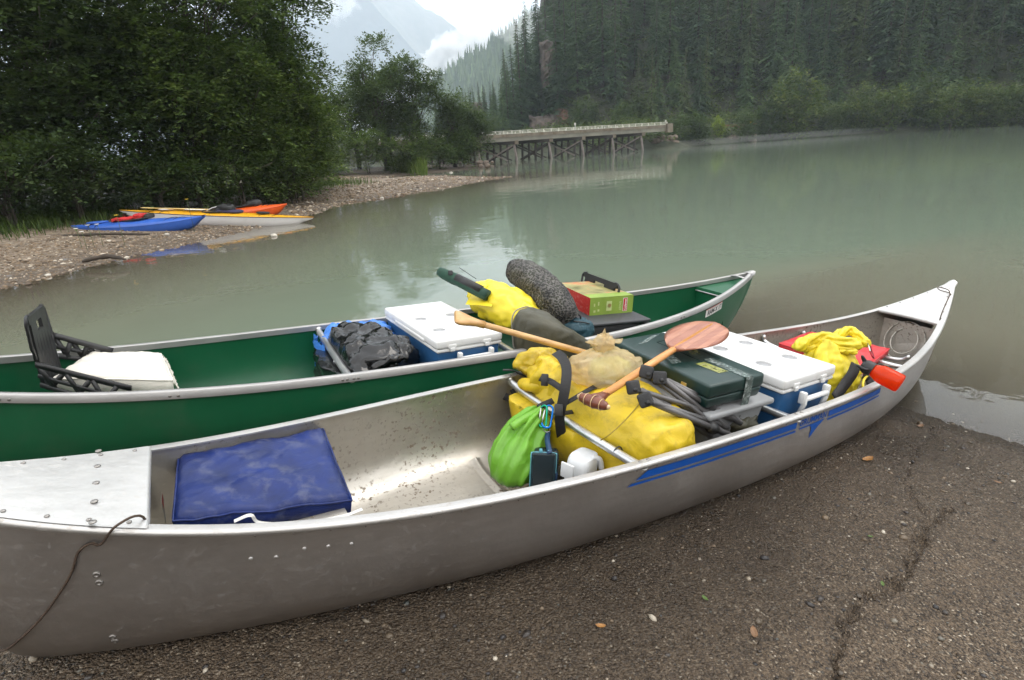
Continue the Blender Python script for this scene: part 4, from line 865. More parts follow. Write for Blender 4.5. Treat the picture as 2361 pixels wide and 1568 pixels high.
# grocery bag
gc = NL(1400, 838, .17); gb = thing('grocery_bag', 'knotted thin tan plastic grocery bag on the yellow bag', 'plastic bag', NM, (gc.x, gc.y, .09))
nu, nv = 64, 34; rings = []
kx = gc + Vector((.0, .03, .066))
for j in range(nv + 1):
    v = j / nv; h = -.085 + .152 * v; r_ = float(np.interp(v, [0, .05, .15, .3, .5, .68, .82, .92, 1], [.03, .095, .14, .16, .156, .132, .096, .054, .02]))
    c_ = gc.lerp(Vector((kx.x, kx.y, gc.z)), v ** 2) + Vector((0, 0, h)); f_ = v ** 3
    rings.append([c_ + Vector((r_ * 1.12 * math.cos(a), r_ * .78 * math.sin(a), 0)) * (1 + .16 * f_ * math.sin(13 * a + v * 3) + .11 * f_ * math.sin(23 * a + 1) + .07 * mnoise.noise(Vector((math.cos(a) * 2.2, math.sin(a) * 2.2, v * 2.5)))) for a in [6.2832 * k / nu for k in range(nu)]])
part('bag_body', crumple(loft(rings), .012, 14, 2, 2), M_GBAG, gb)
part('knot', rumple(mv(blob(.05, .032, .026, 1, 1, 24, 16), *(kx + Vector((0, 0, .012)))), .014, 30, 3, 3, ridged=True), M_GBAG, gb)
for (dx, dy, dz, ln, wd) in ((-.085, .02, .012, 0, .024), (.085, -.02, .014, 0, .026), (.012, .02, .06, 0, .014)):
    P = spline([kx + Vector((0, 0, .012)), kx + Vector((dx * .5, dy * .5, .012 + dz * .4)), kx + Vector((dx, dy, .012 + dz))], 8); part('tied_end', rumple(tube(P, [wd * .6, wd * .7, wd * .8, wd * .9, wd, wd, wd * .9, wd * .6, .003], 10, flat=.35), .006, 40, 4, 2, ridged=True), M_GBAG, gb)
part('contents', mv(rumple(blob(.10, .062, .05, .8, .8, 28, 18), .014, 11, 5), gc.x + .01, gc.y - .005, gc.z - .025), pm('green bag contents', (.48, .52, .22), .5, var=.3, vs_=12, dirt=(.55, .5, .3), spot_amt=.6, spot_s=18), gb)
# paddles
def paddle(name, label, A, B, nrm, grip, m_sh, r, blade=None, M=NM, tw=.12):
    A, B = Vector(A), Vector(B); d = (B - A).normalized(); s_ = d.cross(Vector(nrm)).normalized(); u_ = s_.cross(d).normalized()
    p = thing(name, label, 'paddle', M, A); Lg = (B - A).length
    part('shaft', tube([A + d * .03, A + d * Lg * .5, A + d * Lg * (.97 if blade else 1)], [r * .92, r, r * (.45 if blade else 1)], 14, flat=.86), m_sh, p)
    rg = []
    if grip == 'T':
        for x, rr in ((-.5, .003), (-.47, .010), (-.38, .0165), (-.2, .021), (0, .024), (.2, .021), (.38, .0165), (.47, .010), (.5, .003)):
            rg.append([A + s_ * tw * x + (d * math.cos(a) * rr * .95 + u_ * math.sin(a) * rr) for a in [6.2832 * k / 16 for k in range(16)]])
        gp = part('grip', loft(rg), M_W3, p)
        nk_ = [A + d * t_ for t_ in (.0, .025, .05, .08)]; part('grip_neck', tube(nk_, [.036, .030, .021, r * .95], 14, flat=.7), M_W3, gp)
        for x, rr in ((-.42, .0158), (-.22, .0218), (.03, .0250), (.27, .0205)): part('inlay', tube([A + s_ * tw * x + (d * math.cos(a) * rr * .95 + u_ * math.sin(a) * rr) for a in [6.2832 * k / 24 for k in range(25)]], .0016, 5, False), M_W6, gp)
        part('grip_tip', mv(blob(.009, .009, .009, 1, 1, 12, 8), *(A - s_ * tw * .47)), M_W6, gp); part('grip_tip', mv(blob(.009, .009, .009, 1, 1, 12, 8), *(A + s_ * tw * .47)), M_W6, gp)
    else:
        for t_, w_, h_ in ((-.035, .046, .007), (-.030, .056, .014), (-.012, .058, .017), (.01, .050, .017), (.035, .034, .016), (.065, .022, .015), (.10, r, r)):
            rg.append([A + d * t_ + s_ * w_ * spow(math.cos(a), .8) + u_ * h_ * math.sin(a) for a in [6.2832 * k / 20 for k in range(20)]])
        part('grip', loft(rg), m_sh, p)
    if blade:
        L_, W_ = blade; rg, n = [], 22
        for k in range(n + 1):
            t_ = k / n; w_ = W_ / 2 * ((.13 + .87 * math.sin(math.pi / 2 * t_ / .5) ** .85) if t_ < .5 else (1 - ((t_ - .5) / .5) ** 2.3) ** .5) if t_ < 1 else .012
            c_ = B - d * L_ * (1 - t_) + d * .0; h_ = .0045 + .008 * (1 - t_) ** 2
            rg.append([c_ + s_ * w_ * x + u_ * (h_ * (1 - x * x) ** .5 * sg if abs(x) < 1 else 0) for sg, xs_ in ((1, np.linspace(-1, 1, 13)), (-1, np.linspace(1, -1, 13)[1:-1])) for x in xs_])
        bl = part('blade', loft(rg), M_W4, p)
        _w = lambda t_: ((.13 + .87 * math.sin(math.pi / 2 * t_ / .5) ** .85) if t_ < .5 else (1 - ((t_ - .5) / .5) ** 2.3) ** .5) * .985
        for x0, x1 in ((-.66, -.38), (.16, .34), (.60, .80)):
            part('wood_strip', loft([[B - d * L_ * (1 - t_) + s_ * W_ / 2 * max(-_w(t_), min(_w(t_), x)) + u_ * ((.0045 + .008 * (1 - t_) ** 2) * max(0, 1 - max(-_w(t_), min(_w(t_), x)) ** 2 / max(_w(t_) / .985, .01) ** 2) ** .5 + .0006) for x in np.linspace(x0, x1, 5)] for t_ in np.linspace(.06, .985, 24)], False, False), M_W5, bl)
    return p
paddle('canoe_paddle', 'wooden paddle with dark striped T grip lying across the gear', NL(1368, 926, .155), NL(1648, 744, .262), (0, 0, 1), 'T', M_W1, .0165, (.40, .25), tw=.13)
pa, pb = NL(1066, 735, .30), NL(1322, 806, .15)
paddle('canoe_paddle', 'pale wooden paddle with flared grip pointing over the green canoe', pa, pb + (pb - pa) * .45, (.3, -.3, .9), 'P', M_W2, .0165)
# stove case on a grey tub
cx_, cy_, cz_, cr_ = .02, -.045, .170, -3; CM = T(cx_, cy_, cz_) @ rotm('Z', cr_) @ rotm('Y', -1.5)
sc_ = thing('stove_case', 'flat dark green camp stove case on the grey tub', 'stove case', NM, (cx_, cy_, .06))
part('case_lid', xf(CM @ T(0, 0, -.028), box(.31, .60, .056, .012, 3)), M_CASE, sc_, auto=40); part('case_base', xf(CM @ T(0, 0, -.081), box(.306, .596, .046, .010, 3, taper=.96)), M_CASE, sc_, auto=40)
lt = part('latch', xf(CM @ T(-.156, -.17, -.056), box(.006, .03, .045, .002)), M_BRASS, sc_, auto=40)
for a, b, m in (((-.09, .20), (.10, .27), M_TAPE), ((-.12, -.06), (-.03, .04), M_TAPE), ((.03, -.02), (.12, .06), M_TAPE2), ((-.02, -.22), (.02, -.10), M_TAPE2)):
    w_ = .05; part('tape', ([CM @ Vector(v) for v in ((a[0], a[1], .0012), (a[0] + w_, a[1], .0012), (b[0], b[1], .0012), (b[0] - w_, b[1], .0012))], [(0, 1, 2, 3)]), m, sc_, False)
part('tape', xf(CM, ribbon([(.06, -.08, .0016), (.06, -.22, .0016), (.06, -.300, .0016), (.06, -.3035, -.01), (.06, -.3035, -.06), (.06, -.297, -.13)], .042, [(0, 0, 1)] * 3 + [(0, -1, 0)] * 3, .001)), M_TAPE, sc_, False)
part('embossed_name', xf(CM, lay('Coleman', (.03, .17, .0014), (-.0, -.22, 0), (.07, 0, 0))), pm('case emboss', (.02, .06, .052), .3), sc_, False)
part('emboss_frame', xf(CM, tube([(.115, .19, .001), (.115, -.10, .001), (.015, -.10, .001), (.015, .19, .001), (.115, .19, .001)], .0015, 5)), M_CASE, sc_)
part('handle', xf(CM, tube([(-.155, -.06, -.05), (-.175, -.05, -.055), (-.175, .05, -.055), (-.155, .06, -.05)], .006, 6)), M_CASE, sc_)
tb = thing('storage_tub', 'grey plastic tub under the stove case', 'tub', NM, (.05, -.05, -.25))
part('tub_body', mv(box(.36, .60, .27, .03, 3, taper=.86), .05, -.04, -.10), M_GREY, tb, auto=40); part('rim', mv(box(.40, .64, .026, .010, 3), .05, -.04, .036), M_GREY, tb, auto=40)
# folded camp chair
FT = [NL(1490, 858, .20), NL(1521, 871, .19), NL(1460, 893, .17), NL(1488, 922, .16)]; EN = [NL(1672, 985, -.02), NL(1708, 975, -.02), NL(1640, 1005, -.04), NL(1682, 1003, -.04)]
ch = thing('camp_chair', 'folded camp chair, grey poles with four square black feet', 'folding chair', NM, EN[0])
vd = Vector((-.75, -.5, .35)).normalized()
for k, (a, b) in enumerate(zip(FT, EN)):
    Mf = aim(a, a + vd, (0, .3, 1)); g = box(.052, .052, .016, .009, 3); ft = part('foot', xf(Mf @ rotm('Z', 12 * (k - 1.5)), g), M_FOOT, ch, auto=50)
    part('foot_hole', xf(Mf @ T(.008, -.010, .0082), lathe([(.009, 0), (.009, .0008)], 14)), M_BLACKP, ft)
    part('pole', tube([a - vd * .012, b], .0125, 10), M_POLE, ch); part('pole', tube([a - vd * .012 + Vector((.03, -.012, -.012)), b + Vector((.03, .035, .012))], .0105, 10), M_POLE, ch)
for a, b in ((0, 3), (2, 1), (1, 0)): part('pole', tube([FT[a].lerp(EN[a], .05), FT[b].lerp(EN[b], .92)], .0105, 10), M_POLE, ch)
for k, f_ in ((1, .60), (3, .78), (0, .55)): c_ = FT[k].lerp(EN[k], f_); d_ = (EN[k] - FT[k]).normalized(); part('pole_bracket', tube([c_ - d_ * .02, c_ + d_ * .02], .020, 12), M_BLACKP, ch)
single('chair_fabric', mv(rumple(rumple(blob(.10, .055, .045, .8, .8, 34, 22), .03, 11, 6, 3), .008, 30, 2, 2, ridged=True), .125, -.30, -.07), M_OLIVE, 'rumpled olive cloth between the chair poles and the cooler', 'cloth', NM, (.125, -.30, -.1))
# small yellow bag, bottle, red cushion at the bow
yb2 = thing('dry_bag', 'small yellow dry bag with rolled top at the bow', 'dry bag', NM, (1.0, -.15, -.2))
rings = []
for j in range(49):
    v = j / 48; h = -.26 + .385 * v; rr = np.interp(v, [0, .05, .2, .45, .65, .82, .93, 1], [.03, .13, .165, .168, .158, .130, .100, .085])
    c_ = Vector((1.00 + .03 * v, -.17 + .045 * v, h)); f_ = v ** 1.4
    rings.append([c_ + Vector((rr * 1.12 * math.cos(a), rr * .82 * math.sin(a), .03 * f_ * math.sin(a * 2 + 1))) * (1 + f_ * (.09 * math.sin(7 * a + 3 * v) + .06 * math.sin(12 * a + 1)) + .03 * math.sin(3 * a + 4 * v)) for a in [6.2832 * k / 90 for k in range(90)]])
part('bag_body', crumple(rumple(loft(rings), .010, 7, 9, 2), .013, 12, 5, 2), M_YEL2, yb2)
def fold_roll(P, r0, fl, seed):
    S = spline(P, 40); rg = []
    for i, c_ in enumerate(S):
        t_ = (S[min(i + 1, 40)] - S[max(i - 1, 0)]).normalized(); s_ = t_.cross(Vector((.2, .3, 1))).normalized(); u_ = s_.cross(t_); e_ = min(1, (i + 1.5) / 4, (41.5 - i) / 4); tw = i * .06
        rg.append([c_ + (s_ * math.cos(a + tw) + u_ * math.sin(a + tw) * fl) * r0 * e_ * (1 + .16 * math.sin(3 * a + i * .12) + .10 * math.sin(5 * a - i * .2) + .10 * mnoise.noise(Vector((math.cos(a), math.sin(a), i * .16 + seed)))) for a in [6.2832 * k / 44 for k in range(44)]])
    return crumple(loft(rg), .006, 26, seed, 2)
part('roll_top', fold_roll([NL(1836, 806, .085), NL(1862, 784, .125), NL(1900, 778, .14), NL(1945, 790, .13), NL(1984, 796, .115)], .036, .72, 3), M_YEL2, yb2)
part('roll_top', fold_roll([NL(1925, 780, .13), NL(1952, 762, .165), NL(1980, 774, .15), NL(2002, 798, .115)], .028, .75, 6), M_YEL2, yb2)
part('fold', fold_roll([NL(1850, 808, .07), NL(1890, 800, .10), NL(1940, 806, .10), NL(1975, 812, .09)], .020, .8, 8), M_YEL2, yb2)
part('buckle', xf(aim(NL(1990, 792, .115), NL(1990, 792, .2)), box(.05, .035, .018, .005)), M_BLACKP, yb2, auto=40)
part('strap', ribbon(spline([NL(1974, 840, .06), NL(1965, 862, .02), NL(1945, 890, -.03), NL(1925, 918, -.06)], 14), .05, (-.55, -.75, .3), .006), M_WEB, yb2)
part('daisy_strap', tube(spline([NL(2012, 858, .02), NL(1994, 872, .01), NL(1990, 890, -.01), NL(2000, 905, -.02)], 14), .006, 6), M_YEL2, yb2)
part('strap', ribbon(spline([NL(1992, 862, .03), NL(2005, 872, .0), NL(2010, 890, -.03)], 8), .05, (-.4, -.85, .3), .006), M_WEB, yb2)
carabiner('carabiner', 'dark red carabiner holding the red bottle', NL(2000, 784, .13), NL(2012, 822, .105), .030, M_CBIN3, (-.5, -.8, .2))
A, B = NL(1998, 846, .095), NL(2078, 886, .055); bo = thing('water_bottle', 'translucent red water bottle with black cap over the gunwale', 'bottle', NM, B)
Mb = aim(A, B); LB = (B - A).length
part('bottle_body', lathe([(.026, .025), (.030, .035), (.0415, .060), (.0435, .07), (.0435, LB - .012), (.041, LB - .003), (.030, LB), (.002, LB - .004)], 32, Mb), M_BOT, bo)
cp = part('cap', lathe([(.002, -.022), (.022, -.022), (.028, -.016), (.0335, -.004), (.0345, .022), (.033, .028), (.002, .028)], 20, Mb), M_BLACKP, bo, auto=40)
part('cap_logo', lathe([(.014, -.0228), (.015, -.0228), (.015, -.0224), (.014, -.0224)], 20, Mb), M_DGREY, cp)
part('cap_ring', tube(spline([A + Vector((0, .0, .018)), A + Vector((-.01, .02, .045)), A + Vector((.0, .03, .04)), A + Vector((.01, .02, .012))], 12), .005, 6), M_BLACKP, cp)
part('cap_tether', tube(spline([A + Vector((.02, -.02, .0)), A + Vector((-.04, -.02, .0)), A + Vector((-.05, .02, .01))], 10), .006, 6), M_BLACKP, cp)
C = [NL(1797, 788, -.01), NL(1868, 762, -.002), NL(2052, 800, -.005), NL(1990, 850, -.02)]
g, B_ = quad_cushion(C, .06, 22, .010, .03, 8, .004); rc = thing('seat_cushion', 'red seat cushion on the bow seat behind the small yellow bag', 'cushion', NM, C[0])
part('cover', g, M_REDCU, rc); part('piping', tube([g[0][i] for i in B_ + B_[:1]], .0035, 5, False), M_REDCU, rc)
# ---- green canoe
C = [GL(205, 808, .05), GL(370, 807, .032), GL(398, 868, .02), GL(122, 862, .045)]
g, B_ = quad_cushion(C, .10, 26, .008, .035, 5, .004); wc = thing('seat_cushion', 'off white cushion on the black chair in the green canoe', 'cushion', GM, C[3])
part('cover', g, M_CREAM, wc); part('piping', tube([g[0][i] for i in B_ + B_[:1]], .0035, 5, False), M_CREAM, wc)
e0, e1 = C[1] - Vector((0, 0, .02)), C[2] - Vector((0, 0, .045))
part('flap', rumple(loft([[e0.lerp(e1, k / 20) + Vector((.003 + .004 * math.sin(k * 1.3) + .005 * j, 0, -.014 * j - .006 * math.sin(k * .9))) for j in range(5)] for k in range(21)], False, False), .006, 20, 3), M_CREAM, wc)
part('lace', tube([e0.lerp(e1, k / 20) + Vector((.012 + .006 * (k % 2), 0, -.02 + .006 * ((k + 1) % 2))) for k in range(1, 20)], .0018, 5), M_CREAM, wc)
# moulded seat backs
def seat_back(name, label, TN, TF, BN, BF, th=.014, arms=None, hole=True, sticker=None):
    """corners: top near, top far, bottom near, bottom far"""
    TN, TF, BN, BF = map(Vector, (TN, TF, BN, BF)); nr = (TF - TN).cross(BN - TN).normalized(); P = lambda u, v: BN.lerp(BF, u).lerp(TN.lerp(TF, u), v)
    s = thing(name, label, 'chair', GM, BN)
    def slab(u0, u1, v0, v1, d=0., n=1, t=th): return loft([[P(u0 + (u1 - u0) * i / 6, v) + nr * (d + sg * t / 2) for (v, sg) in ((v0, -1), (v1, -1), (v1, 1), (v0, 1))] for i in range(7)])
    # frame with a hand hole at the top and corner cut outs
    fr = [slab(.10, .90, 0, .76), slab(.10, .36, .76, .89), slab(.64, .90, .76, .89), slab(.05, .95, .89, 1.0)]
    part('backrest', merge(*fr), M_BLACKP, s, False)
    for u in (.24, .5, .76): part('stiffener', slab(u - .012, u + .012, .02, .74, .010, t=.010), M_BLACKP, s, False)
    for u0, sg in ((.0, 1), (1., -1)):
        c = [P(u0 + sg * (.05 if v > .97 or v < .55 else .0), v) for v in (.40, .5, .58, .66, .8, .92, .985)] + [P(u0 + sg * .12, 1.0)]
        part('side_loop', tube(spline(c, 20), .010, 8, flat=.7), M_BLACKP, s)
    if sticker: 
        q = [P(u, v) - nr * sticker[4] for u, v in ((sticker[0], sticker[2]), (sticker[1], sticker[2]), (sticker[1], sticker[3]), (sticker[0], sticker[3]))]
        st2 = part('sticker', (q, [(0, 1, 2, 3)]), M_STKW, s, False); q2 = [Vector(a).lerp((q[0] + q[2]) / 2, .1) - nr * math.copysign(.0008, sticker[4]) for a in q]; part('sticker_print', (q2, [(0, 1, 2, 3)]), M_STK, st2, False)
        part('sticker_text', lay('Coleman', q2[0].lerp(q2[3], .45).lerp(q2[1], .1) - nr * math.copysign(.0008, sticker[4]), (q2[1] - q2[0]) * .8, (q2[3] - q2[0]) * .22), M_STKW, st2, False)
    for arm in arms or []:
        A0, A1, E_, d_ = [Vector(v) for v in arm[:4]], 0, 0, 0
        t0, b0, t1, b1_ = A0      # top/bottom at the back, top/bottom at the front end
        no = (t1 - t0).cross(b0 - t0).normalized(); pp = part('arm', ribbon(spline([t0, t0.lerp(t1, .5), t1], 10), .026, [no] * 11, .008), M_BLACKP, s)
        part('arm_bar', ribbon([b0, b1_], .022, no, .007), M_BLACKP, pp)
        for f0, f1 in ((.02, .18), (.30, .12), (.30, .48), (.58, .42), (.58, .76), (.86, .72)): part('arm_bar', ribbon([t0.lerp(t1, f0), b0.lerp(b1_, f1)], .020, no, .006), M_BLACKP, pp)
        part('arm_bar', ribbon([t0.lerp(b0, .55), t1.lerp(b1_, .55)], .018, no, .006), M_BLACKP, pp)
    return s
tn, tf, bn_, bf_ = GL(57, 735, .31), GL(98, 702, .292), GL(94, 892, -.005), GL(150, 868, -.03)
seat_back('canoe_chair', 'black moulded chair with lattice arms at the stern of the green canoe', tn, tf, bn_, bf_,
          arms=[(bn_.lerp(tn, .34), bn_.lerp(tn, .03), GL(303, 896, -.005), GL(303, 896, -.005) + Vector((-.03, .01, -.10))),
                (bf_.lerp(tf, .58), bf_.lerp(tf, .28), GL(260, 809, .04), GL(262, 812, .02) + Vector((-.02, 0, -.05)))], sticker=(.16, .42, .52, .74, -.0085))
tf2, tn2 = GL(1345, 626, .175), GL(1430, 657, .175)
seat_back('canoe_chair', 'black chair back with hand hole at the bow of the green canoe', tn2, tf2, tn2 + Vector((-.05, .02, -.30)), tf2 + Vector((-.05, -.02, -.30)),
          arms=[(tn2 + Vector((-.02, 0, -.2)), tn2 + Vector((-.02, 0, -.3)), tn2 + Vector((.28, -.10, -.30)), tn2 + Vector((.28, -.10, -.36)))])
# black bag and blue sheet
tr_ = thing('trash_bag', 'shiny black bin bag under the thwart of the green canoe', 'plastic bag', GM, (-.42, -.05, -.3))
g = blob(.235, .36, .20, .75, .75, 110, 80); g = crumple(crumple(rumple(g, .03, 5, 12, 2), .024, 5.5, 4, 2), .005, 19, 6, 2)
V = []
for v in g[0]:
    q = rotm('Z', 6) @ v + Vector((-.42, -.02, -.125)); k = max(0, min(1, (-.545 - q.x) / .03)); 
    if abs(q.y) > .40: q.y = math.copysign(.40, q.y)
    V.append(Vector((q.x, q.y, q.z if q.z < -.06 else q.z * (1 - k) + min(q.z, -.06) * k)))
part('bag_body', (V, g[1]), M_TRASH, tr_)
part('gather', rumple(tube(spline([(-.30, -.33, .02), (-.36, -.36, .01), (-.46, -.36, -.02)], 12), .028, 14), .012, 26, 4, 3, ridged=True), M_TRASH, tr_)
ts = thing('plastic_sheet', 'crumpled blue plastic sheet behind the black bag', 'plastic sheet', GM, (-.45, .35, -.2))
g = blob(.22, .13, .155, .7, .7, 70, 46); g = crumple(rumple(g, .02, 7, 3, 2), .016, 10, 7, 2); part('sheet_bundle', [[v + Vector((-.38, .30, -.12)) for v in g[0]], g[1]], M_TARP, ts)
part('sheet_edge', rumple(loft([[Vector((-.62 + .02 * math.sin(k), .36 - .03 * k, -.02 - .05 * j - .01 * math.sin(k * 2 + j))) for j in range(6)] for k in range(9)], False, False), .012, 18, 3), M_TARP, ts)
# yellow bag, rod case, mesh bag, olive bag, sack, tub, carton
def long_bag(name, label, P, rad, m, sx=1., sz=1., seed=0, amp=.018, M=GM, cat='dry bag', e=.8, n=72, base=None):
    S = spline(P, 56); R_ = np.interp(np.linspace(0, 1, 57), np.linspace(0, 1, len(rad)), rad); rings = []
    for i, c in enumerate(S):
        t_ = (S[min(i + 1, 56)] - S[max(i - 1, 0)]).normalized(); s_ = t_.cross(Vector((0, 0, 1))).normalized(); u_ = s_.cross(t_)
        rings.append([c + s_ * R_[i] * sx * spow(math.cos(a), e) + u_ * R_[i] * sz * spow(math.sin(a), e) for a in [6.2832 * k / n for k in range(n)]])
    t = thing(name, label, cat, M, base or P[-1]); part('bag_body', crumple(rumple(loft(rings), amp * .5, 7, seed, 2), amp * .9, 8, seed + 3, 2), m, t); return t, S
yg, S = long_bag('dry_bag', 'bright yellow dry bag on top of the load in the green canoe', [GL(1078, 690, .135), GL(1130, 690, .13), GL(1190, 720, .10), GL(1255, 760, .02)], [.02, .088, .112, .118, .112, .10, .08, .03], M_YEL2, 1.15, .95, 4, .022, e=.75)
part('fold_flap', rumple(loft([[GL(1118 + 42 * k / 8, 652 + 10 * k / 8, .215 - .03 * k / 8).lerp(GL(1076 + 60 * k / 8, 700 + 6 * k / 8, .15), j / 8) + Vector((-.01, -.004, .02 * math.sin(math.pi * j / 8))) for j in range(9)] for k in range(9)], False, False), .008, 12, 5), M_YEL2, yg)
rcs = thing('rod_case', 'dark green cloth rod case sticking out over the water', 'rod case', GM, GL(1100, 665, .19))
a, b = GL(1012, 625, .31), GL(1125, 682, .20); part('tube', rumple(tube([a.lerp(b, k / 12) for k in range(13)], [.026, .032] + [.034] * 11, 16), .004, 14, 3), M_RODC, rcs); part('pocket', tube([a.lerp(b, .35) + Vector((.0, -.012, .012)), a.lerp(b, .85) + Vector((0, -.012, .012))], .028, 12), M_BLACKP, rcs)
part('strap_tab', xf(aim(a.lerp(b, .25) + Vector((-.01, -.02, .03)), a.lerp(b, .25) + Vector((-.02, -.06, .06))), box(.028, .03, .008, .003)), M_WEB, rcs); part('rod_tip', tube([GL(1059, 617, .30), GL(1098, 643, .25)], .002, 5), M_BLACKP, rcs)
mb, S = long_bag('mesh_bag', 'black and grey mesh bag stuffed full on the green canoe', [GL(1192, 622, .275), GL(1228, 646, .245), GL(1275, 695, .16), GL(1314, 742, .05)], [.078, .092, .098, .102, .102, .100, .094, .07], M_MESH, 1, .95, 9, .008, cat='mesh bag', e=.72)
part('drawstring', tube(spline([S[-1] + Vector((0, -.02, .06)), S[-1] + Vector((.06, -.02, .03)), S[-1] + Vector((.05, -.02, -.05))], 10), .005, 6), M_WEB, mb)
og, S = long_bag('dry_bag', 'olive dry bag with a piped square end leaning over the gunwale', [GL(1203, 762, .07), GL(1230, 766, .075), GL(1275, 785, .05), GL(1345, 810, -.04)], [.095, .118, .115, .108, .096, .08, .06], M_OLIVE, .85, 1.05, 14, .007, e=.6)
c0 = S[3]; t_ = (S[5] - S[1]).normalized(); s_ = t_.cross(Vector((0, 0, 1))).normalized(); u_ = s_.cross(t_)
part('piping', tube([c0 + s_ * .103 * spow(math.cos(a), .6) + u_ * .127 * spow(math.sin(a), .6) for a in [6.2832 * k / 40 for k in range(41)]], .0035, 6, False), pm('grey piping', (.22, .21, .18), .6), og)
c_ = GL(1330, 762, .0); tl_ = thing('stuff_sack', 'dark teal stuff sack by the near gunwale of the green canoe', 'sack', GM, c_); part('sack_body', mv(rumple(rumple(blob(.10, .07, .075, .9, .9, 40, 26), .012, 14, 2), .006, 30, 6, 2, ridged=True), *c_), M_TEAL, tl_); part('drawcord', tube(spline([c_ + Vector((-.05, -.03, .07)), c_ + Vector((0, -.05, .065)), c_ + Vector((.05, -.05, .05))], 8), .004, 5), M_BLACKP, tl_)
tb2 = thing('storage_tub', 'charcoal plastic tub under the red and green carton', 'tub', GM, (1.14, .09, -.3)); Mt = T(1.13, .10, 0) @ rotm('Z', -6)
part('tub_body', xf(Mt @ T(0, 0, -.13), box(.50, .62, .27, .06, 4, taper=.88)), M_DGREY, tb2, auto=40); part('rim', xf(Mt @ T(0, 0, -.004), box(.56, .66, .022, .009, 3)), M_DGREY, tb2, auto=40)
cb = thing('stove_carton', 'red and green printed camp stove carton on the charcoal tub', 'carton', GM, (1.232, .19, .007)); Mc = T(1.232, .19, .0655) @ rotm('Z', -6.4)
lx_, ly_, lz_ = .326, .493, .117; hx_, hy_, hz_ = lx_ / 2, ly_ / 2, lz_ / 2
def qd(*v): return [Mc @ Vector(p) for p in v], [(0, 1, 2, 3)]
part('carton_body', xf(Mc, box(lx_ - .002, ly_ - .002, lz_ - .002, .002)), M_GRNBX, cb, False)
part('printed_panel', qd((-hx_, -hy_, -hz_), (-hx_, hy_, -hz_), (-hx_, hy_, hz_), (-hx_, -hy_, hz_)), M_REDBX, cb, False, label='red printed end panel')
part('printed_panel', qd((-hx_, -hy_, hz_), (hx_, -hy_, hz_), (hx_, hy_, hz_), (-hx_, hy_, hz_)), M_TOPBX, cb, False, label='printed top panel')
part('top_band', qd((-hx_, -hy_, hz_ + .001), (hx_, -hy_, hz_ + .001), (hx_, -hy_ + .10, hz_ + .001), (-hx_, -hy_ + .10, hz_ + .001)), M_GRNBX, cb, False)
fp = part('printed_panel', qd((-hx_, -hy_ - .001, -hz_), (hx_, -hy_ - .001, -hz_), (hx_, -hy_ - .001, hz_), (-hx_, -hy_ - .001, hz_)), M_GRNBX, cb, False, label='green printed front panel')
yy = -hy_ - .002
for x0, x1, z0, z1, m in ((-.04, .0, -.035, .03, M_PRINT), (-.135, -.125, .0, .02, M_PRINT), (-.105, -.095, .005, .03, M_PRINT), (-.135, -.12, -.04, -.025, M_PRINT), (-.105, -.092, -.035, -.02, M_PRINT), (.085, .118, -.045, .045, M_STKW), (.088, .115, -.042, .042, M_STK)):
    part('print_mark', qd((x0, yy - (m is M_STK) * .0006, z0), (x1, yy - (m is M_STK) * .0006, z0), (x1, yy - (m is M_STK) * .0006, z1), (x0, yy - (m is M_STK) * .0006, z1)), m, fp, False)
part('print_name', xf(Mc, lay('Coleman', (.110, yy - .0012, -.038), (0, 0, .075), (-.016, 0, 0))), M_STKW, fp, False); part('print_name', xf(Mc, lay('STOVE', (.072, yy - .0006, -.035), (0, 0, .06), (-.016, 0, 0))), M_PRINT, fp, False)
part('print_mark', xf(Mc, mv(xf(rotm('X', 90), lathe([(.014, 0), (.014, .0006)], 14)), -.018, yy, 0)), M_BRASS, fp, False)
# fallen leaves on the ramp
M_LF = [pm('fallen leaf ' + str(k), c_, .6, var=.3, vs_=60) for k, c_ in enumerate([(.30, .14, .035), (.06, .11, .015), (.16, .085, .04)])]
for k, (px_, py_, s_, mi, lab) in enumerate([(2000, 1062, .034, 0, 'curled orange leaf on the ramp below the blue stripe'), (2034, 1350, .012, 1, 'small green leaf in the ramp crack'), (1625, 1383, .013, 1, 'small green leaf on the ramp in the middle foreground'), (2006, 1240, .010, 1, 'tiny green leaf on the ramp right of centre'),
                                            (2122, 985, .024, 2, 'brown leaf scrap at the water edge by the bow'), (1738, 1463, .022, 2, 'reddish leaf stalk at the front of the ramp'), (2300, 1115, .016, 2, 'dark brown twig scrap on the ramp at the right'), (1385, 1447, .016, 0, 'small pale curled leaf under the canoe side')]):
    p = at_ramp(px_, py_); V = []
    for j in range(7):
        for i in range(5): u, v = j / 6 * 2 - 1, i / 4 * 2 - 1; w_ = (1 - u * u) ** .6 * .45; V.append(Vector((u * s_, v * w_ * s_, .006 + .22 * s_ * (u * u * .6 + abs(v) * .6) + .08 * s_ * mnoise.noise(Vector((u * 2 + k, v * 2, 0))))))
    F = [(j * 5 + i, j * 5 + i + 1, (j + 1) * 5 + i + 1, (j + 1) * 5 + i) for j in range(6) for i in range(4)]
    single('fallen_leaf', mv(xf(rotm('Z', 47 * k + 20), (V, F)), *p), M_LF[mi], lab, 'leaf', base=p, group='leaves on the ramp')
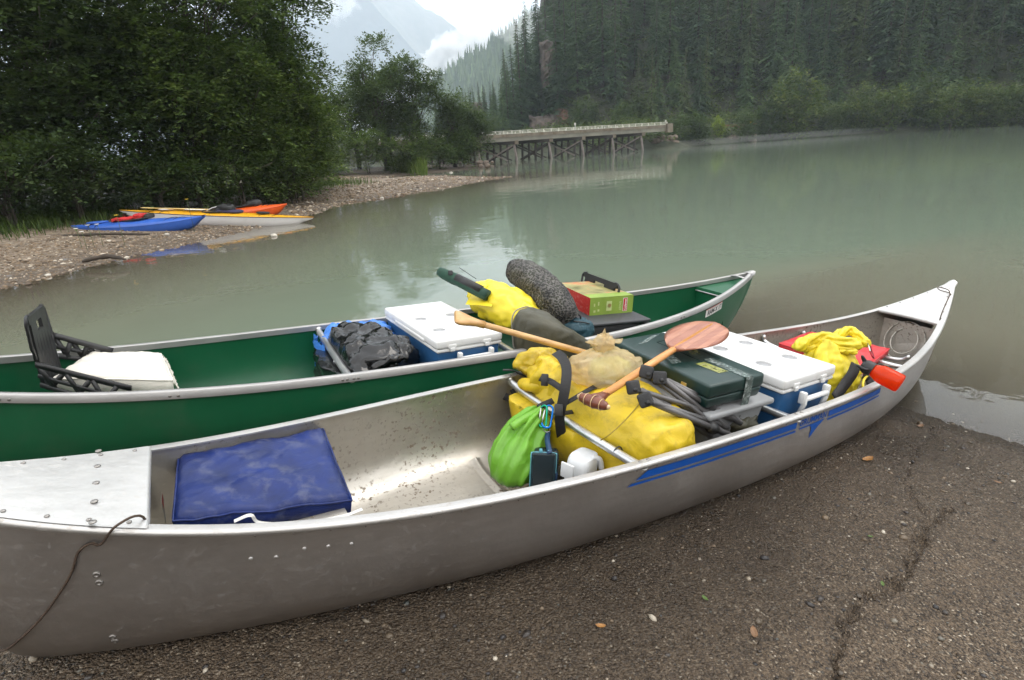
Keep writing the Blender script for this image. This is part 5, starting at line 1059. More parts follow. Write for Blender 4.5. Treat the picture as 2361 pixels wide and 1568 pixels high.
# ================================================================ VEGETATION
def mat_leaf(name, dark, mid, light, trans=.35, rough=.5):
    m, t, b = nodes(name); a = attr_n(t, 'rnd')
    c = ramp(t, a, [(0, dark), (.55, mid), (.93, light), (1, [min(1, x * 1.5) for x in light])]).outputs[0]
    oi = t.nodes.new('ShaderNodeObjectInfo'); c = mixc(t, 1., c, ramp(t, oi.outputs['Random'], [(0, (.62, .66, .72)), (.5, (1, 1, 1)), (1, (1.35, 1.3, 1.0))]).outputs[0], 'MULTIPLY')
    t.links.new(c, b.inputs['Base Color']); b.inputs['Roughness'].default_value = rough; b.inputs['Specular IOR Level'].default_value = .2
    tl = t.nodes.new('ShaderNodeBsdfTranslucent'); t.links.new(mixc(t, .5, c, (.10, .16, .02)), tl.inputs[0])
    mx_ = t.nodes.new('ShaderNodeMixShader'); mx_.inputs[0].default_value = trans
    t.links.new(b.outputs[0], mx_.inputs[1]); t.links.new(tl.outputs[0], mx_.inputs[2]); t.links.new(mx_.outputs[0], t.nodes['Material Output'].inputs[0]); return m
M_ALDER = mat_leaf('alder leaves', (.038, .068, .02), (.090, .142, .042), (.165, .22, .08), .45)
M_ALDER2 = mat_leaf('willow leaves', (.034, .056, .02), (.064, .10, .034), (.12, .165, .06), .4)
M_MAPLE = mat_leaf('shore maple leaves', (.03, .052, .016), (.062, .092, .028), (.12, .145, .045))
M_LIME = mat_leaf('young yellow green leaves', (.09, .14, .02), (.15, .21, .03), (.22, .28, .05))
M_FIR = mat_leaf('fir needles', (.026, .052, .025), (.053, .092, .044), (.09, .135, .062), .25, .7)
M_FIR2 = mat_leaf('cedar needles', (.036, .058, .02), (.062, .088, .032), (.095, .12, .045), .2, .65)
M_GRASS = mat_leaf('grass blades', (.030, .055, .012), (.055, .095, .022), (.10, .14, .04), .3)
M_BARK = pm('alder bark', (.075, .062, .05), .85, var=.35, vs_=6, bump=.6, bs=30, bd=.02)
M_BARKD = pm('fir bark', (.05, .038, .028), .9, var=.3, vs_=3, bump=.6, bs=12, bd=.05)
def sprays(P, D, ln, nl, size, up=.55, droop=.25):
    """leafy twigs: P roots, D outward directions -> quads, each one leaf"""
    n = len(P); D = D / (np.linalg.norm(D, axis=1, keepdims=True) + 1e-9)
    a = D * np.array([1, 1, .45]) + rng.normal(0, .28, (n, 3)); a[:, 2] -= droop * rng.random(n); a /= np.linalg.norm(a, axis=1, keepdims=True) + 1e-9
    s = np.cross(a, [0, 0, 1.]); s /= np.linalg.norm(s, axis=1, keepdims=True) + 1e-9; u = np.cross(s, a)
    L = (ln * rng.uniform(.6, 1.3, n))[:, None, None]; t = np.linspace(.05, 1, nl)[None, :, None]
    sg = np.where(np.arange(nl) % 2 == 0, 1., -1.)[None, :, None]
    a_, s_, u_ = a[:, None], s[:, None], u[:, None]
    base = P[:, None] + a_ * L * t - u_ * (t ** 2) * L * .18 + rng.normal(0, size * .35, (n, nl, 3))
    d = a_ * .6 + s_ * sg * (.8 + .5 * (rng.random((n, nl, 1)) - .5)) + rng.normal(0, .25, (n, nl, 3)); d /= np.linalg.norm(d, axis=2, keepdims=True)
    nr = u_ * up + np.array([0, 0, .7]) + rng.normal(0, .28, (n, nl, 3)); w = np.cross(d, nr); w /= np.linalg.norm(w, axis=2, keepdims=True) + 1e-9
    z = size * rng.uniform(.65, 1.3, (n, nl, 1))
    q = np.stack([base, base + d * z * .48 + w * z * .33, base + d * z, base + d * z * .48 - w * z * .33], 2).reshape(-1, 3)
    F = np.arange(len(q)).reshape(-1, 4)
    br = np.clip(rng.random(n)[:, None] * .8 + rng.random((n, nl)) * .2, 0, 1).ravel()
    return q, F, br
def leaf_mesh(name, sets, m):
    V, F, B, o = [], [], [], 0
    for q, f, b in sets: V.append(q); F.append(f + o); B.append(b); o += len(q)
    return fast_mesh(name, np.concatenate(V), np.concatenate(F), m, {'rnd': ('FACE', np.concatenate(B))})
def crown_sprays(clumps, per, ln, nl, size, shell=.55, under=-.5):
    """clumps: (x,y,z,r); twigs sit on the outer, upper shell of each clump"""
    C = np.array(clumps); n = len(C) * per; k = np.repeat(np.arange(len(C)), per)
    d = rng.normal(0, 1, (n, 3)); d /= np.linalg.norm(d, axis=1, keepdims=True); d[:, 2] = np.where(d[:, 2] < under, -d[:, 2], d[:, 2])
    r = C[k, 3] * (shell + (1 - shell) * rng.random(n) ** .6); P = C[k, :3] + d * r[:, None] * np.array([1, 1, .75])
    return sprays(P, d, ln, nl, size)
def limb(p, q, r0, r1, sag=.1, n=5):
    p, q = Vector(p), Vector(q); m_ = (p + q) / 2 + Vector((random.uniform(-.2, .2), random.uniform(-.2, .2), -sag)) * (q - p).length * .5
    P = spline([p, m_, q], n); return tube(P, [r0 + (r1 - r0) * i / n for i in range(n + 1)], 6)
def broadleaf(name, label, base, H, clumps, per, ln, nl, size, m, cat='tree', group=None, r0=.16, stems=1, bark=None, shell=.55, crown='crown', trunk='trunk', under=-.5):
    """base world position; clumps relative to it"""
    t = thing(name, label, cat, base=base, group=group)
    q, f, b = crown_sprays(clumps, per, ln, nl, size, shell, under)
    link(crown, leaf_mesh(crown, [(q, f, b)], m), t)
    g = []
    for s in range(stems):
        off = Vector((random.uniform(-.5, .5), random.uniform(-.3, .3), 0)) * (stems > 1) * H * .08
        top = Vector((off.x * 3 + random.uniform(-.04, .04) * H, off.y * 3 + random.uniform(-.04, .04) * H, H * random.uniform(.8, .92)))
        P = spline([off - Vector((0, 0, .5)), off * 1.2 + Vector((random.uniform(-.1, .1), 0, H * .3)), (off + top) / 2 + Vector((random.uniform(-.25, .25), 0, H * .08)), top], 10)
        g.append(tube(P, [r0 * (1 - .88 * i / 10) for i in range(11)], 8))
        for c in clumps:
            if random.random() < 1.4 / stems and c[2] > H * .12:
                k = min(9, max(1, int(10 * (c[2] / H) * .8))); g.append(limb(P[k], c[:3], r0 * .32 * (1 - k / 12), .012, .0))
    part(trunk, ([v + Vector(base) for v in merge(*g)[0]], merge(*g)[1]), bark or M_BARK, t)
    return t
def clumps_in(fn, n, rmin, rmax):
    out = []; k = 0
    while len(out) < n and k < n * 60:
        k += 1; c = fn()
        if c is not None: out.append((*c, random.uniform(rmin, rmax)))
    return out
def ell(cx, cy, cz, rx, ry, rz, hollow=.5):
    def f():
        while True:
            v = Vector((random.uniform(-1, 1), random.uniform(-1, 1), random.uniform(-1, 1)))
            if hollow < v.length < 1: return (cx + v.x * rx, cy + v.y * ry, cz + v.z * rz)
    return f
def gz(x, y): return float(left_z(np.array([x]), np.array([y]))[0][0])
def gr(x, y): return float(right_z(np.array([x]), np.array([y]))[0][0])
# ---- the wall of alders on the left bank
for (x, y, H, rx, n_, per, sz, lab) in [
    (-17.5, 17.0, 13.0, 3.6, 80, 82, .135, 'dark leafy alder at the far left edge above the beach'),
    (-13.2, 18.4, 14.0, 3.6, 80, 82, .135, 'dense dark alder behind the blue kayak'),
    (-9.9, 20.3, 14.0, 3.0, 78, 82, .13, 'tall dark alder behind the white kayak'),
    (-8.9, 24.2, 13.0, 2.5, 74, 82, .125, 'tall alder with a rounded right edge at the end of the leafy wall'),
    (-14.0, 25.5, 17.0, 4.2, 66, 50, .13, 'taller alder rising behind the leafy wall'),
    (-21.0, 21.5, 17.0, 4.6, 80, 60, .13, 'tall alder in the upper left corner behind the others')]:
    z = gz(x, y)
    cl = clumps_in(ell(0, 0, H * .56, rx, rx * .95, H * .52, .3), n_, .7, 1.3)
    broadleaf('alder_tree', lab, (x, y, z), H, cl, per, .62, 13, sz, M_ALDER, r0=.075, stems=3, group='alders on the left bank')
for (x, y, H, rx, n_, lab, m) in [
    (-12.6, 14.9, 2.6, 1.5, 14, 'low leafy bush at the left frame edge above the gravel', M_ALDER2),
    (-11.9, 16.4, 2.3, 1.3, 11, 'low bush with pale green leaves behind the blue kayak stern', M_ALDER2),
    (-14.6, 14.6, 3.6, 1.7, 14, 'rounded pale green bush at the far left', M_ALDER2),
    (-10.2, 17.6, 1.6, 1.1, 9, 'small bush in the shade behind the white kayak tip', M_ALDER),
    (-8.6, 19.3, 2.2, 1.3, 11, 'leafy bush behind the cockpit of the white kayak', M_ALDER),
    (-7.6, 21.2, 1.7, .9, 9, 'small bush at the foot of the rightmost alder', M_ALDER2),
    (-8.3, 26.0, 2.6, 1.3, 12, 'bush under the right edge of the leafy wall', M_ALDER)]:
    z = gz(x, y); cl = clumps_in(ell(0, 0, H * .5, rx, rx * .8, H * .48, .3), n_, .35, .6)
    broadleaf('shore_bush', lab, (x, y, z), H, cl, 44, .42, 11, .10, m, 'bush', 'bushes along the left bank', .04, 3, crown='foliage', trunk='stem')
for (x, y, H, lab) in [(-18.6, 16.4, 6.5, 'bushy young alder at the left frame edge'), (-16.4, 16.3, 6.0, 'bushy young alder second from the left frame edge'), (-14.5, 17.0, 5.2, 'young alder behind the pale green bush'),
    (-12.8, 17.5, 6.6, 'young alder behind the blue kayak bow'), (-11.2, 18.6, 5.4, 'young alder behind the red life vest'), (-9.9, 18.9, 6.0, 'young alder behind the white kayak stern hatch'), (-8.8, 20.6, 5.4, 'young alder behind the orange kayak'),
    (-8.0, 22.8, 5.0, 'young alder at the right foot of the leafy wall'), (-8.3, 24.9, 6.2, 'young alder under the rounded right edge of the leafy wall'), (-15.4, 18.7, 7.6, 'taller young alder in the dark middle of the leafy wall')]:
    cl = clumps_in(ell(0, 0, H * .50, 1.55, 1.3, H * .50, .3), 40, .45, .85)
    broadleaf('young_alder', lab, (x, y, gz(x, y)), H, cl, 52, .6, 12, .13, M_ALDER, r0=.045, stems=3, group='young alders in front of the leafy wall')
# ---- the group of trees on the point, half way to the bridge
for (x, y, H, rx, n_, per, lab, m, sz, hol) in [
    (-9.6, 51.5, 10.2, 2.5, 36, 54, 'open crowned alder with bare inner branches on the point', M_ALDER2, .19, .35),
    (-6.9, 53.0, 9.2, 2.0, 28, 54, 'slender alder on the point just left of the bridge', M_ALDER2, .19, .35),
    (-12.6, 54.0, 7.2, 2.3, 30, 54, 'shorter dark alder on the point behind the big leafy wall', M_ALDER, .19, .35),
    (-4.0, 54.5, 6.6, 1.2, 20, 52, 'narrow alder next to the hidden bridge end', M_ALDER2, .19, .3),
    (-2.4, 56.5, 4.9, 1.7, 24, 54, 'round pale green willow at the left end of the bridge', M_ALDER2, .17, .3),
    (-16.5, 53.0, 6.5, 2.6, 28, 50, 'dark alder behind the gravel flat at the left', M_ALDER, .2, .35),
    (-10.4, 57.0, 8.6, 2.6, 34, 54, 'dense alder standing behind the open crowned one', M_ALDER, .2, .2)]:
    z = max(gz(x, y), .2); cl = clumps_in(ell(0, 0, H * .6, rx, rx, H * .40, hol), n_, .5, .95)
    broadleaf('point_tree', lab, (x, y, z), H, cl, per, .8, 11, sz, m, r0=.14, stems=2, group='trees on the point')
for k, (x, y, H, rx, lab) in enumerate([
    (-10.9, 49.0, 3.8, 2.2, 'low dark bush at the water edge below the open crowned alder'), (-7.8, 50.2, 3.4, 1.9, 'low dark bush at the water edge of the point'),
    (-14.2, 48.0, 4.0, 2.4, 'dark bush at the back of the gravel flat'), (-5.4, 52.6, 3.4, 1.7, 'dark bush by the water near the bridge'),
    (-3.4, 54.6, 3.0, 1.3, 'dark bush at the tip of the point'), (-18.5, 47.0, 3.2, 2.4, 'dark bush far back beside the leafy wall')]):
    cl = clumps_in(ell(0, 0, H * .45, rx, rx * .7, H * .5, .2), 20, .5, .8)
    broadleaf('point_bush', lab, (x, y, max(gz(x, y), .1)), H, cl, 40, .6, 10, .17, M_ALDER, 'bush', 'bushes at the water edge of the point', .04, 2, crown='foliage', trunk='stem')
# ---- conifers: six patterns, copied
def conifer_mesh(H, Rr, m, seed, dens=1., bare=.1, droop=.35):
    r = np.random.default_rng(seed); Q, B = [], []
    z = bare * H
    while z < H * .985:
        f = 1 - (z / H - bare) / (1 - bare); rad = Rr * f ** .82 * r.uniform(.75, 1.12) + .12
        nb = int((5 + 4 * f) * dens + r.random())
        for k in range(nb):
            a = r.random() * 6.283; L = rad * r.uniform(.55, 1.15); dv = np.array([math.cos(a), math.sin(a), 0]); sv = np.array([-dv[1], dv[0], 0]); zz = z + r.uniform(-.15, .15)
            ns = 4; br = r.random() * .6
            for i in range(ns):
                t0, t1 = i / ns, (i + 1) / ns; p0 = dv * L * t0 + np.array([0, 0, zz - droop * L * t0 ** 1.3]); p1 = dv * L * t1 + np.array([0, 0, zz - droop * L * t1 ** 1.3])
                for sg in (-1, 1):
                    wd = L * .34 * (1 - t0 * .6) * r.uniform(.6, 1.2); tip = p0 * .35 + p1 * .65 + sv * sg * wd + dv * wd * .5 - np.array([0, 0, wd * r.uniform(.2, .75)])
                    Q += [p0, p1 + np.array([0, 0, .03]), tip, tip * .55 + p0 * .45 - np.array([0, 0, .1 * wd])]; B.append(br + r.random() * .4)
        z += max(.22, H / 46) * r.uniform(.7, 1.3)
    Q = np.array(Q); return fast_mesh('fir_crown', Q, np.arange(len(Q)).reshape(-1, 4), m, {'rnd': ('FACE', np.array(B))})
def conifer_trunk(H, r0):
    me = to_mesh('fir_trunk', tube([(0, 0, -1.2), (.05, 0, H * .4), (0, .04, H * .98)], [r0, r0 * .6, .03], 7)); me.materials.append(M_BARKD); return me
CON = []
for k, (H, Rr, m, dens, bare, dr) in enumerate([(20, 3.1, M_FIR, 1.1, .10, .38), (20, 2.5, M_FIR, 1.0, .14, .30), (20, 3.5, M_FIR, 1.1, .06, .42), (20, 2.2, M_FIR2, 1.1, .03, .45), (20, 2.9, M_FIR, .9, .24, .34), (20, 2.7, M_FIR2, 1.1, .05, .40)]):
    CON.append((conifer_mesh(H, Rr, m, 40 + k, dens, bare, dr), conifer_trunk(H, .26)))
def place_conifer(x, y, z, H, kind, label, group):
    t = thing('fir_tree', label, 'tree', base=(x, y, z), group=group); s = H / 20
    t.matrix_world = T(x, y, z) @ Matrix.Rotation(random.random() * 6.28, 4, 'Z') @ Matrix.Diagonal((s * random.uniform(.9, 1.12), s * random.uniform(.9, 1.12), s, 1))
    link('crown', CON[kind][0], t); link('trunk', CON[kind][1], t); return t
NAMED = [(1190, 38, 122, 23, 1, 'tall lone fir standing highest at the left end of the near hillside'), (1238, -10, 130, 26, 0, 'tall fir on the skyline right of the lone fir'),
         (1112, 192, 110, 17, 2, 'dark narrow fir behind the left end of the bridge'), (1152, 175, 112, 19, 2, 'broad dark fir behind the bridge railing'),
         (1170, 150, 118, 18, 0, 'dark fir between the lone fir and the bridge'), (1176, 95, 119, 18, 0, 'fir one step lower and left of the lone fir'), (1163, 135, 116, 16, 1, 'slim fir left of the lone fir half way down'), (1134, 212, 111, 13, 2, 'fir between the two dark ones behind the railing'), (1094, 238, 112, 11, 3, 'lowest fir left of the narrow dark one'), (1205, 20, 126, 24, 2, 'broad fir just right of the lone fir'),
         (1840, 0, 100, 27, 4, 'tall fir with a long bare trunk above the shore maple')]
sp = []
for (px_, py_, y_, H, kd, lab) in NAMED:
    p = aty(px_, py_, y_); g = gr(p.x, y_) - .2
    place_conifer(p.x, y_, g, max(6, p.z - g), kd, lab, 'firs on the near hillside'); sp.append((p.x, y_))
_y = rng.uniform(72, 178, 9000); _x = -14 + rng.random(9000) * (np.minimum(135, _y * 1.02 + 4) + 14); _s = sdist(_x, _y, RIGHT); _z = right_z(_x, _y)[0]; cnt = 0
for x_, y_, s_, z_ in zip(_x.tolist(), _y.tolist(), _s.tolist(), _z.tolist()):
    if cnt >= 284: break
    if s_ < 14 or s_ > (74 if x_ > 16 else 58): continue
    if 5 < x_ < 19 and s_ < 20 + random.random() * 5: continue
    dmin = 3.0 + s_ * .028
    if any((x_ - a) ** 2 + (y_ - b) ** 2 < dmin * dmin for a, b in sp): continue
    sp.append((x_, y_)); cnt += 1
    low = s_ < 20
    H = random.uniform(9, 15) if low else random.uniform(14, 25)
    if x_ < 2: H = random.uniform(8, 13)
    cap = 1.59 + y_ * float(np.interp(x_ / y_, [-.1, -.04, 0, .025, .045, .065, .085], [.085, .10, .125, .165, .205, .27, .6]))   # the hill's shoulder drops away to the left
    H = min(H, cap - z_)
    if H < 6: cnt -= 1; continue
    kd = random.choice([3, 5, 2, 0]) if low else random.choice([0, 1, 2, 4, 0, 1, 5])
    az = x_ / y_; zone = 'behind the left half of the bridge' if az < .12 else 'behind the right half of the bridge' if az < .25 else 'above the road sign' if az < .42 else 'above the big pale maple' if az < .56 else 'above the middle of the right shore' if az < .74 else 'above the right end of the far shore'
    row = 'low fir at the foot of the slope' if s_ < 22 else 'tall fir half way up the slope' if s_ < 44 else 'fir high up the slope'
    place_conifer(x_, y_, z_ - .2, H, kd, row + ' ' + zone, 'hillside firs: ' + row + ' ' + zone)
# ---- far ridge forest, one mass
def tiny_conifers(P, H):
    n = len(P); k = 7; a = np.linspace(0, 2 * np.pi, k, endpoint=False); V, F, o = [], [], 0; lv = [(0.02, .20), (.3, .17), (.28, .10), (.62, .10), (.6, .05), (1, 0.0)]
    J = rng.uniform(.65, 1.3, (n, len(lv), k))
    rings = []
    for j, (h, r) in enumerate(lv):
        x = P[:, 0:1] + np.cos(a) * r * H[:, None] * J[:, j]; y = P[:, 1:2] + np.sin(a) * r * H[:, None] * J[:, j]; z = P[:, 2:3] + h * H[:, None] - (J[:, j] - .9) * H[:, None] * .05
        rings.append(np.stack([x, y, z], -1))
    V = np.stack(rings, 1).reshape(-1, 3); L = len(lv); base = (np.arange(n) * L * k)[:, None, None]
    for j in range(0, L - 1):
        i = np.arange(k); F.append(np.stack([j * k + i, j * k + (i + 1) % k, (j + 1) * k + (i + 1) % k, (j + 1) * k + i], -1)[None] + base)
    F = np.concatenate(F, 1).reshape(-1, 4); return V, F, np.repeat(rng.random(n), k * (L - 1))
n = 5200; X = rng.uniform(-210, 200, n); Y = rng.uniform(560, 830, n); Z = ridge_z(X, Y); k = Z > 1
V, F, B = tiny_conifers(np.stack([X[k], Y[k], Z[k] - 1], 1), rng.uniform(14, 30, k.sum()))
tag(link('ridge_forest', fast_mesh('ridge_forest', V, F, M_FIR, {'rnd': ('FACE', B)})), 'hazy conifer forest covering the ridge behind the bridge', 'forest', kind='stuff')
# ---- shrubs and broadleaf trees along the far shore
def far_crown(n_, per, rx, rz, size, m, hol=.35):
    cl = clumps_in(ell(0, 0, rz, rx, rx, rz, hol), n_, rx * .22, rx * .4)
    return leaf_mesh('far_crown', [crown_sprays(cl, per, .9, 9, size, .5, -.6)], m), cl
FC = []
for k, (m, rx, rz) in enumerate([(M_MAPLE, 2.6, 2.8), (M_MAPLE, 2.9, 2.5), (M_ALDER2, 2.5, 2.9), (M_LIME, 2.5, 2.6)]):
    me, cl = far_crown(26, 26, rx, rz, .30, m)
    g = merge(tube([(0, 0, -1), (.1, 0, 1.5), (0, .1, 4)], [.18, .13, .04], 6), *[limb((0, 0, 1.2), c[:3], .06, .015) for c in cl[:12]])
    tm = to_mesh('far_trunk', g); tm.materials.append(M_BARK); FC.append((me, tm))
def place_far(px_, ytop, ybot, Y, kd, wide, name, label, cat, group):
    p = aty(px_, ybot, Y - 1.0); q = aty(px_, ytop, p.y); p.z -= .7; H = q.z - p.z; s = H / 5.6
    t = thing(name, label, cat, base=(p.x, p.y, p.z), group=group)
    t.matrix_world = T(p.x, p.y, p.z) @ Matrix.Rotation(random.random() * 6.28, 4, 'Z') @ Matrix.Diagonal((s * wide, s * wide, s, 1))
    link('crown', FC[kd][0], t); link('trunk', FC[kd][1], t)
for a in [(1556, 262, 334, 88.6, 2, .75, 'far_shrub', 'green shrub at the right abutment of the bridge', 'bush'),
          (1612, 258, 332, 89, 2, .8, 'far_shrub', 'taller green shrub between the bridge and the yellow green one', 'bush'),
          (1655, 268, 306, 92, 3, .75, 'far_shrub', 'bright yellow green shrub on the far bank', 'bush'),
          (1722, 248, 326, 91, 2, .55, 'far_shrub', 'upright shrub on the bank right of the road sign', 'bush'),
          (1826, 176, 318, 91, 0, .75, 'shore_maple', 'big pale green maple on the far shore right of the bank', 'tree'),
          (1775, 225, 320, 92, 2, .6, 'shore_maple', 'smaller tree just left of the big pale maple', 'tree'),
          (1925, 235, 314, 89, 1, .75, 'far_shrub', 'low spreading bush right of the big pale maple', 'bush'),
          (1985, 205, 309, 87, 0, .7, 'shore_maple', 'green maple on the far shore right of the low bush', 'tree'),
          (2050, 190, 305, 85, 1, .75, 'shore_maple', 'rounded maple in the middle of the right shore trees', 'tree'),
          (2118, 185, 301, 83, 0, .7, 'shore_maple', 'large maple overhanging the water on the right shore', 'tree'),
          (2190, 178, 296, 79, 1, .8, 'shore_maple', 'tall maple towards the right end of the far shore', 'tree'),
          (2255, 205, 293, 77, 0, .85, 'shore_maple', 'bushy maple near the right frame edge', 'tree'),
          (2325, 185, 290, 75, 1, .75, 'shore_maple', 'darker maple at the right frame edge', 'tree'),
          (2400, 170, 286, 73, 0, .8, 'shore_maple', 'maple cut by the right frame edge', 'tree'),
          (1465, 232, 300, 108, 2, .9, 'far_shrub', 'pale shrub behind the right half of the bridge railing', 'bush'),
          (1425, 242, 300, 110, 2, .8, 'far_shrub', 'green shrub behind the middle of the bridge railing', 'bush'),
          (1345, 225, 300, 114, 2, .8, 'far_shrub', 'young trees right of the bare rock slope', 'bush')]:
    place_far(*a, 'trees and shrubs on the far shore')
_n = 6000; _ux = rng.uniform(-12, 120, _n); _uy = rng.uniform(66, 150, _n); _us = sdist(_ux, _uy, RIGHT); _k = (_us > .8) & (_us < 40) & (_ux < _uy * 1.05) & ~((_us > 3) & (_us < 14) & (_ux > 24) & (_ux < 34))
_ux, _uy, _us = _ux[_k][:1500], _uy[_k][:1500], _us[_k][:1500]; _uz = right_z(_ux, _uy)[0]
tag(link('undergrowth', leaf_mesh('undergrowth', [crown_sprays(list(zip(_ux, _uy, _uz + .4, rng.uniform(.7, 1.7, len(_ux)))), 13, 1.0, 6, .42, .4, -.2)], M_MAPLE)), 'low undergrowth covering the slope between the firs', 'undergrowth', kind='stuff')
# ---- grass and flowers at the back of the beach: stuff
def blades(P, h, w_):
    n = len(P); a = rng.random(n) * 6.28; d = np.stack([np.cos(a), np.sin(a), np.zeros(n)], 1); s = np.stack([-np.sin(a), np.cos(a), np.zeros(n)], 1); H = h * rng.uniform(.5, 1.4, n)
    ln = rng.uniform(.15, .7, n) * H; W = w_ * rng.uniform(.7, 1.3, n)
    b0, b1 = P - s * W[:, None], P + s * W[:, None]; m1 = P + d * (ln * .35)[:, None] + np.array([0, 0, 1]) * (H * .62)[:, None]; tp = P + d * ln[:, None] + np.array([0, 0, 1]) * H[:, None]
    q = np.stack([b0, b1, m1 + s * W[:, None] * .8, m1 - s * W[:, None] * .8, m1 - s * W[:, None] * .8, m1 + s * W[:, None] * .8, tp + s * .002, tp - s * .002], 1).reshape(-1, 3)
    return q, np.arange(len(q)).reshape(-1, 4), np.repeat(rng.random(n), 2)
G1 = pick(60000, -16, -5, 10, 30, 3.6, 9, lambda s: np.clip((s - 3.6) / 2.5, .05, 1) * .9); G1 = G1[vnoise(G1[:, 0], G1[:, 1], .5, 71) > -.14][:15000]
PG = np.stack([G1[:, 0], G1[:, 1], lz(G1[:, 0], G1[:, 1])], 1)
tag(link('grass', leaf_mesh('grass', [blades(PG, .24, .009)], M_GRASS)), 'grass and weeds along the back of the beach', 'grass', kind='stuff')
tag(link('reeds', leaf_mesh('reeds', [blades(np.array([[p.x, p.y, max(gz(p.x, p.y), 0)] for p in [at(random.uniform(890, 985), random.uniform(390, 400), .1) for _ in range(900)]]), 1.1, .03)], M_LIME)), 'pale green reeds at the water edge of the point', 'reeds', kind='stuff')
M_WF = pm('white petals', (.8, .78, .74), .6); M_YF = pm('yellow petals', (.75, .5, .04), .6); M_STEM = pm('flower stalk', (.06, .1, .03), .7)
for k, (px_, py_, z_, m, lab) in enumerate([(175, 528, .55, M_WF, 'white daisy left of the blue kayak'), (188, 535, .5, M_WF, 'white daisy closest to the blue kayak stern'), (202, 520, .6, M_WF, 'white daisy highest in the grass by the blue kayak'), (223, 518, .6, M_WF, 'white daisy just above the blue kayak stern'),
                                           (268, 497, .75, M_YF, 'yellow flower head beside the white kayak stern'), (430, 460, .9, M_YF, 'yellow blossom at the back above the white kayak')]):
    p = at(px_, py_, z_); g0 = gz(p.x, p.y); t = thing('wild_flower', lab, 'flower', base=(p.x, p.y, g0), group='wild flowers')
    part('petals', mv(lathe([(.008, 0), (.045, .008), (.04, .014), (.01, .012)], 9), p.x, p.y, p.z), m, t); part('stalk', tube([(p.x, p.y, g0 - .03), (p.x + .01, p.y, p.z)], .005, 5), M_STEM, t)
# ================================================================ ROCKS, BRIDGE AND ROAD
M_ROCK = pm('brown weathered rock', (.085, .066, .054), .85, var=.45, vs_=.9, bump=.9, bs=4, bd=.25, dirt=(.08, .06, .05), spot_amt=.8, spot_s=1.5)
M_ROCK2 = pm('rust brown earth slip', (.115, .06, .037), .9, var=.3, vs_=.6, bump=.7, bs=3, bd=.2)
M_RIPRAP = pm('riprap boulders', (.13, .10, .078), .85, var=.5, vs_=2, bump=.8, bs=9, bd=.1)
def rock_wall(name, px0, px1, pt, pb, Y, m, label, seed=0, lean=.55, amp=.5):
    """a broken rock face leaning back into the hill, ragged at the rim"""
    a, b = aty(px0, pb, Y), aty(px1, pt, Y); W_, H_ = b.x - a.x, b.z - a.z; V, F = [], []; n, k = 34, 26
    for j in range(k + 1):
        for i in range(n + 1):
            u, v = i / n, j / k; q = Vector((u * W_, v * H_, seed * 7.7)) * .45
            rim = min(u, 1 - u, 1 - v) * 5 + mnoise.noise(q * 1.7) * 1.1; d = mnoise.noise(q) * 1.2 + abs(mnoise.noise(q * 2.3)) * 1.1 + mnoise.noise(q * 5) * .35
            V.append(Vector((a.x + u * W_ + mnoise.noise(q * 3) * .3, Y + v * H_ * lean - d * amp * 1.6 + max(0, .6 - rim) * 3.2, a.z - 1 + v * (H_ + 1) + mnoise.noise(q * 2) * .4)))
    for j in range(k):
        for i in range(n): p = j * (n + 1) + i; F.append((p, p + 1, p + n + 2, p + n + 1))
    single(name, (V, F), m, label, 'rock', base=a, smooth=False)
rock_wall('rock_slope', 1225, 1318, 256, 312, 114.5, M_ROCK, 'broken brown rock slope behind the bridge railing', 1, 1.2)
rock_wall('earth_slip', 1288, 1318, 244, 306, 114, M_ROCK2, 'bare rust coloured earth slip beside the rock slope', 2, 1.2)
rock_wall('rock_cliff', 1250, 1280, 88, 190, 126, M_ROCK, 'narrow brown cliff showing between the hillside firs', 3, .12)
rock_wall('rock_cliff', 1090, 1122, 232, 290, 150, M_ROCK, 'hazy grey cliff behind the left end of the bridge', 4, .3)
for k in range(34):
    if k < 15: px_, py_ = random.uniform(1508, 1560), random.uniform(315, 338)
    elif k < 25: px_, py_ = random.uniform(1640, 1740), random.uniform(312, 329)
    else: px_, py_ = random.uniform(1060, 1145), random.uniform(372, 384)
    if k < 25:
        p = aty(px_, py_, 82 if k < 15 else 91); r_ = random.uniform(.35, .8)
    else:
        p = at(px_, py_, .18); r_ = random.uniform(.2, .42)
    lab = 'brown riprap boulder at the right abutment of the bridge' if k < 15 else 'brown boulder on the bank below the road sign' if k < 25 else 'brown boulder on the rocky tip of the point'
    single('boulder', mv(one_stone(r_, .75, k + 30), *p), M_RIPRAP, lab, 'rock', base=p, group='boulders ' + ('at the abutment' if k < 15 else 'below the sign' if k < 25 else 'on the point'))
M_CONC = pm('stained bridge concrete', (.15, .125, .095), .85, var=.3, vs_=.9, bump=.3, bs=8, bd=.02, dirt=(.10, .065, .035), spot_amt=.9, spot_s=1.1)
M_GIRD = pm('grey bridge girder', (.17, .16, .13), .8, var=.25, vs_=.7, bump=.2, bs=9, bd=.02, dirt=(.12, .09, .06), spot_amt=.5, spot_s=.8)
M_RAIL = pm('white painted guard rail', (.55, .53, .46), .5, var=.12, vs_=2, bump=.1, bs=20)
M_PILE = pm('creosoted timber pile', (.024, .018, .016), .8, var=.35, vs_=2.5, bump=.4, bs=14, bd=.02)
M_PILE2 = pm('weathered grey timber', (.15, .125, .115), .85, var=.3, vs_=3, bump=.4, bs=14, bd=.02)
b1, b5 = Vector((1.8, 67.9, 0)), Vector((18.4, 76.3, 0)); bd_ = (b5 - b1) / 4; bu = bd_.normalized(); bn = Vector((-.93, .12, 0)).normalized()
BR = thing('timber_bridge', 'low concrete road bridge on dark timber piles with white railing', 'bridge', base=(b1.x, b1.y, 0))
DECKZ, WID = 3.0, 5.2
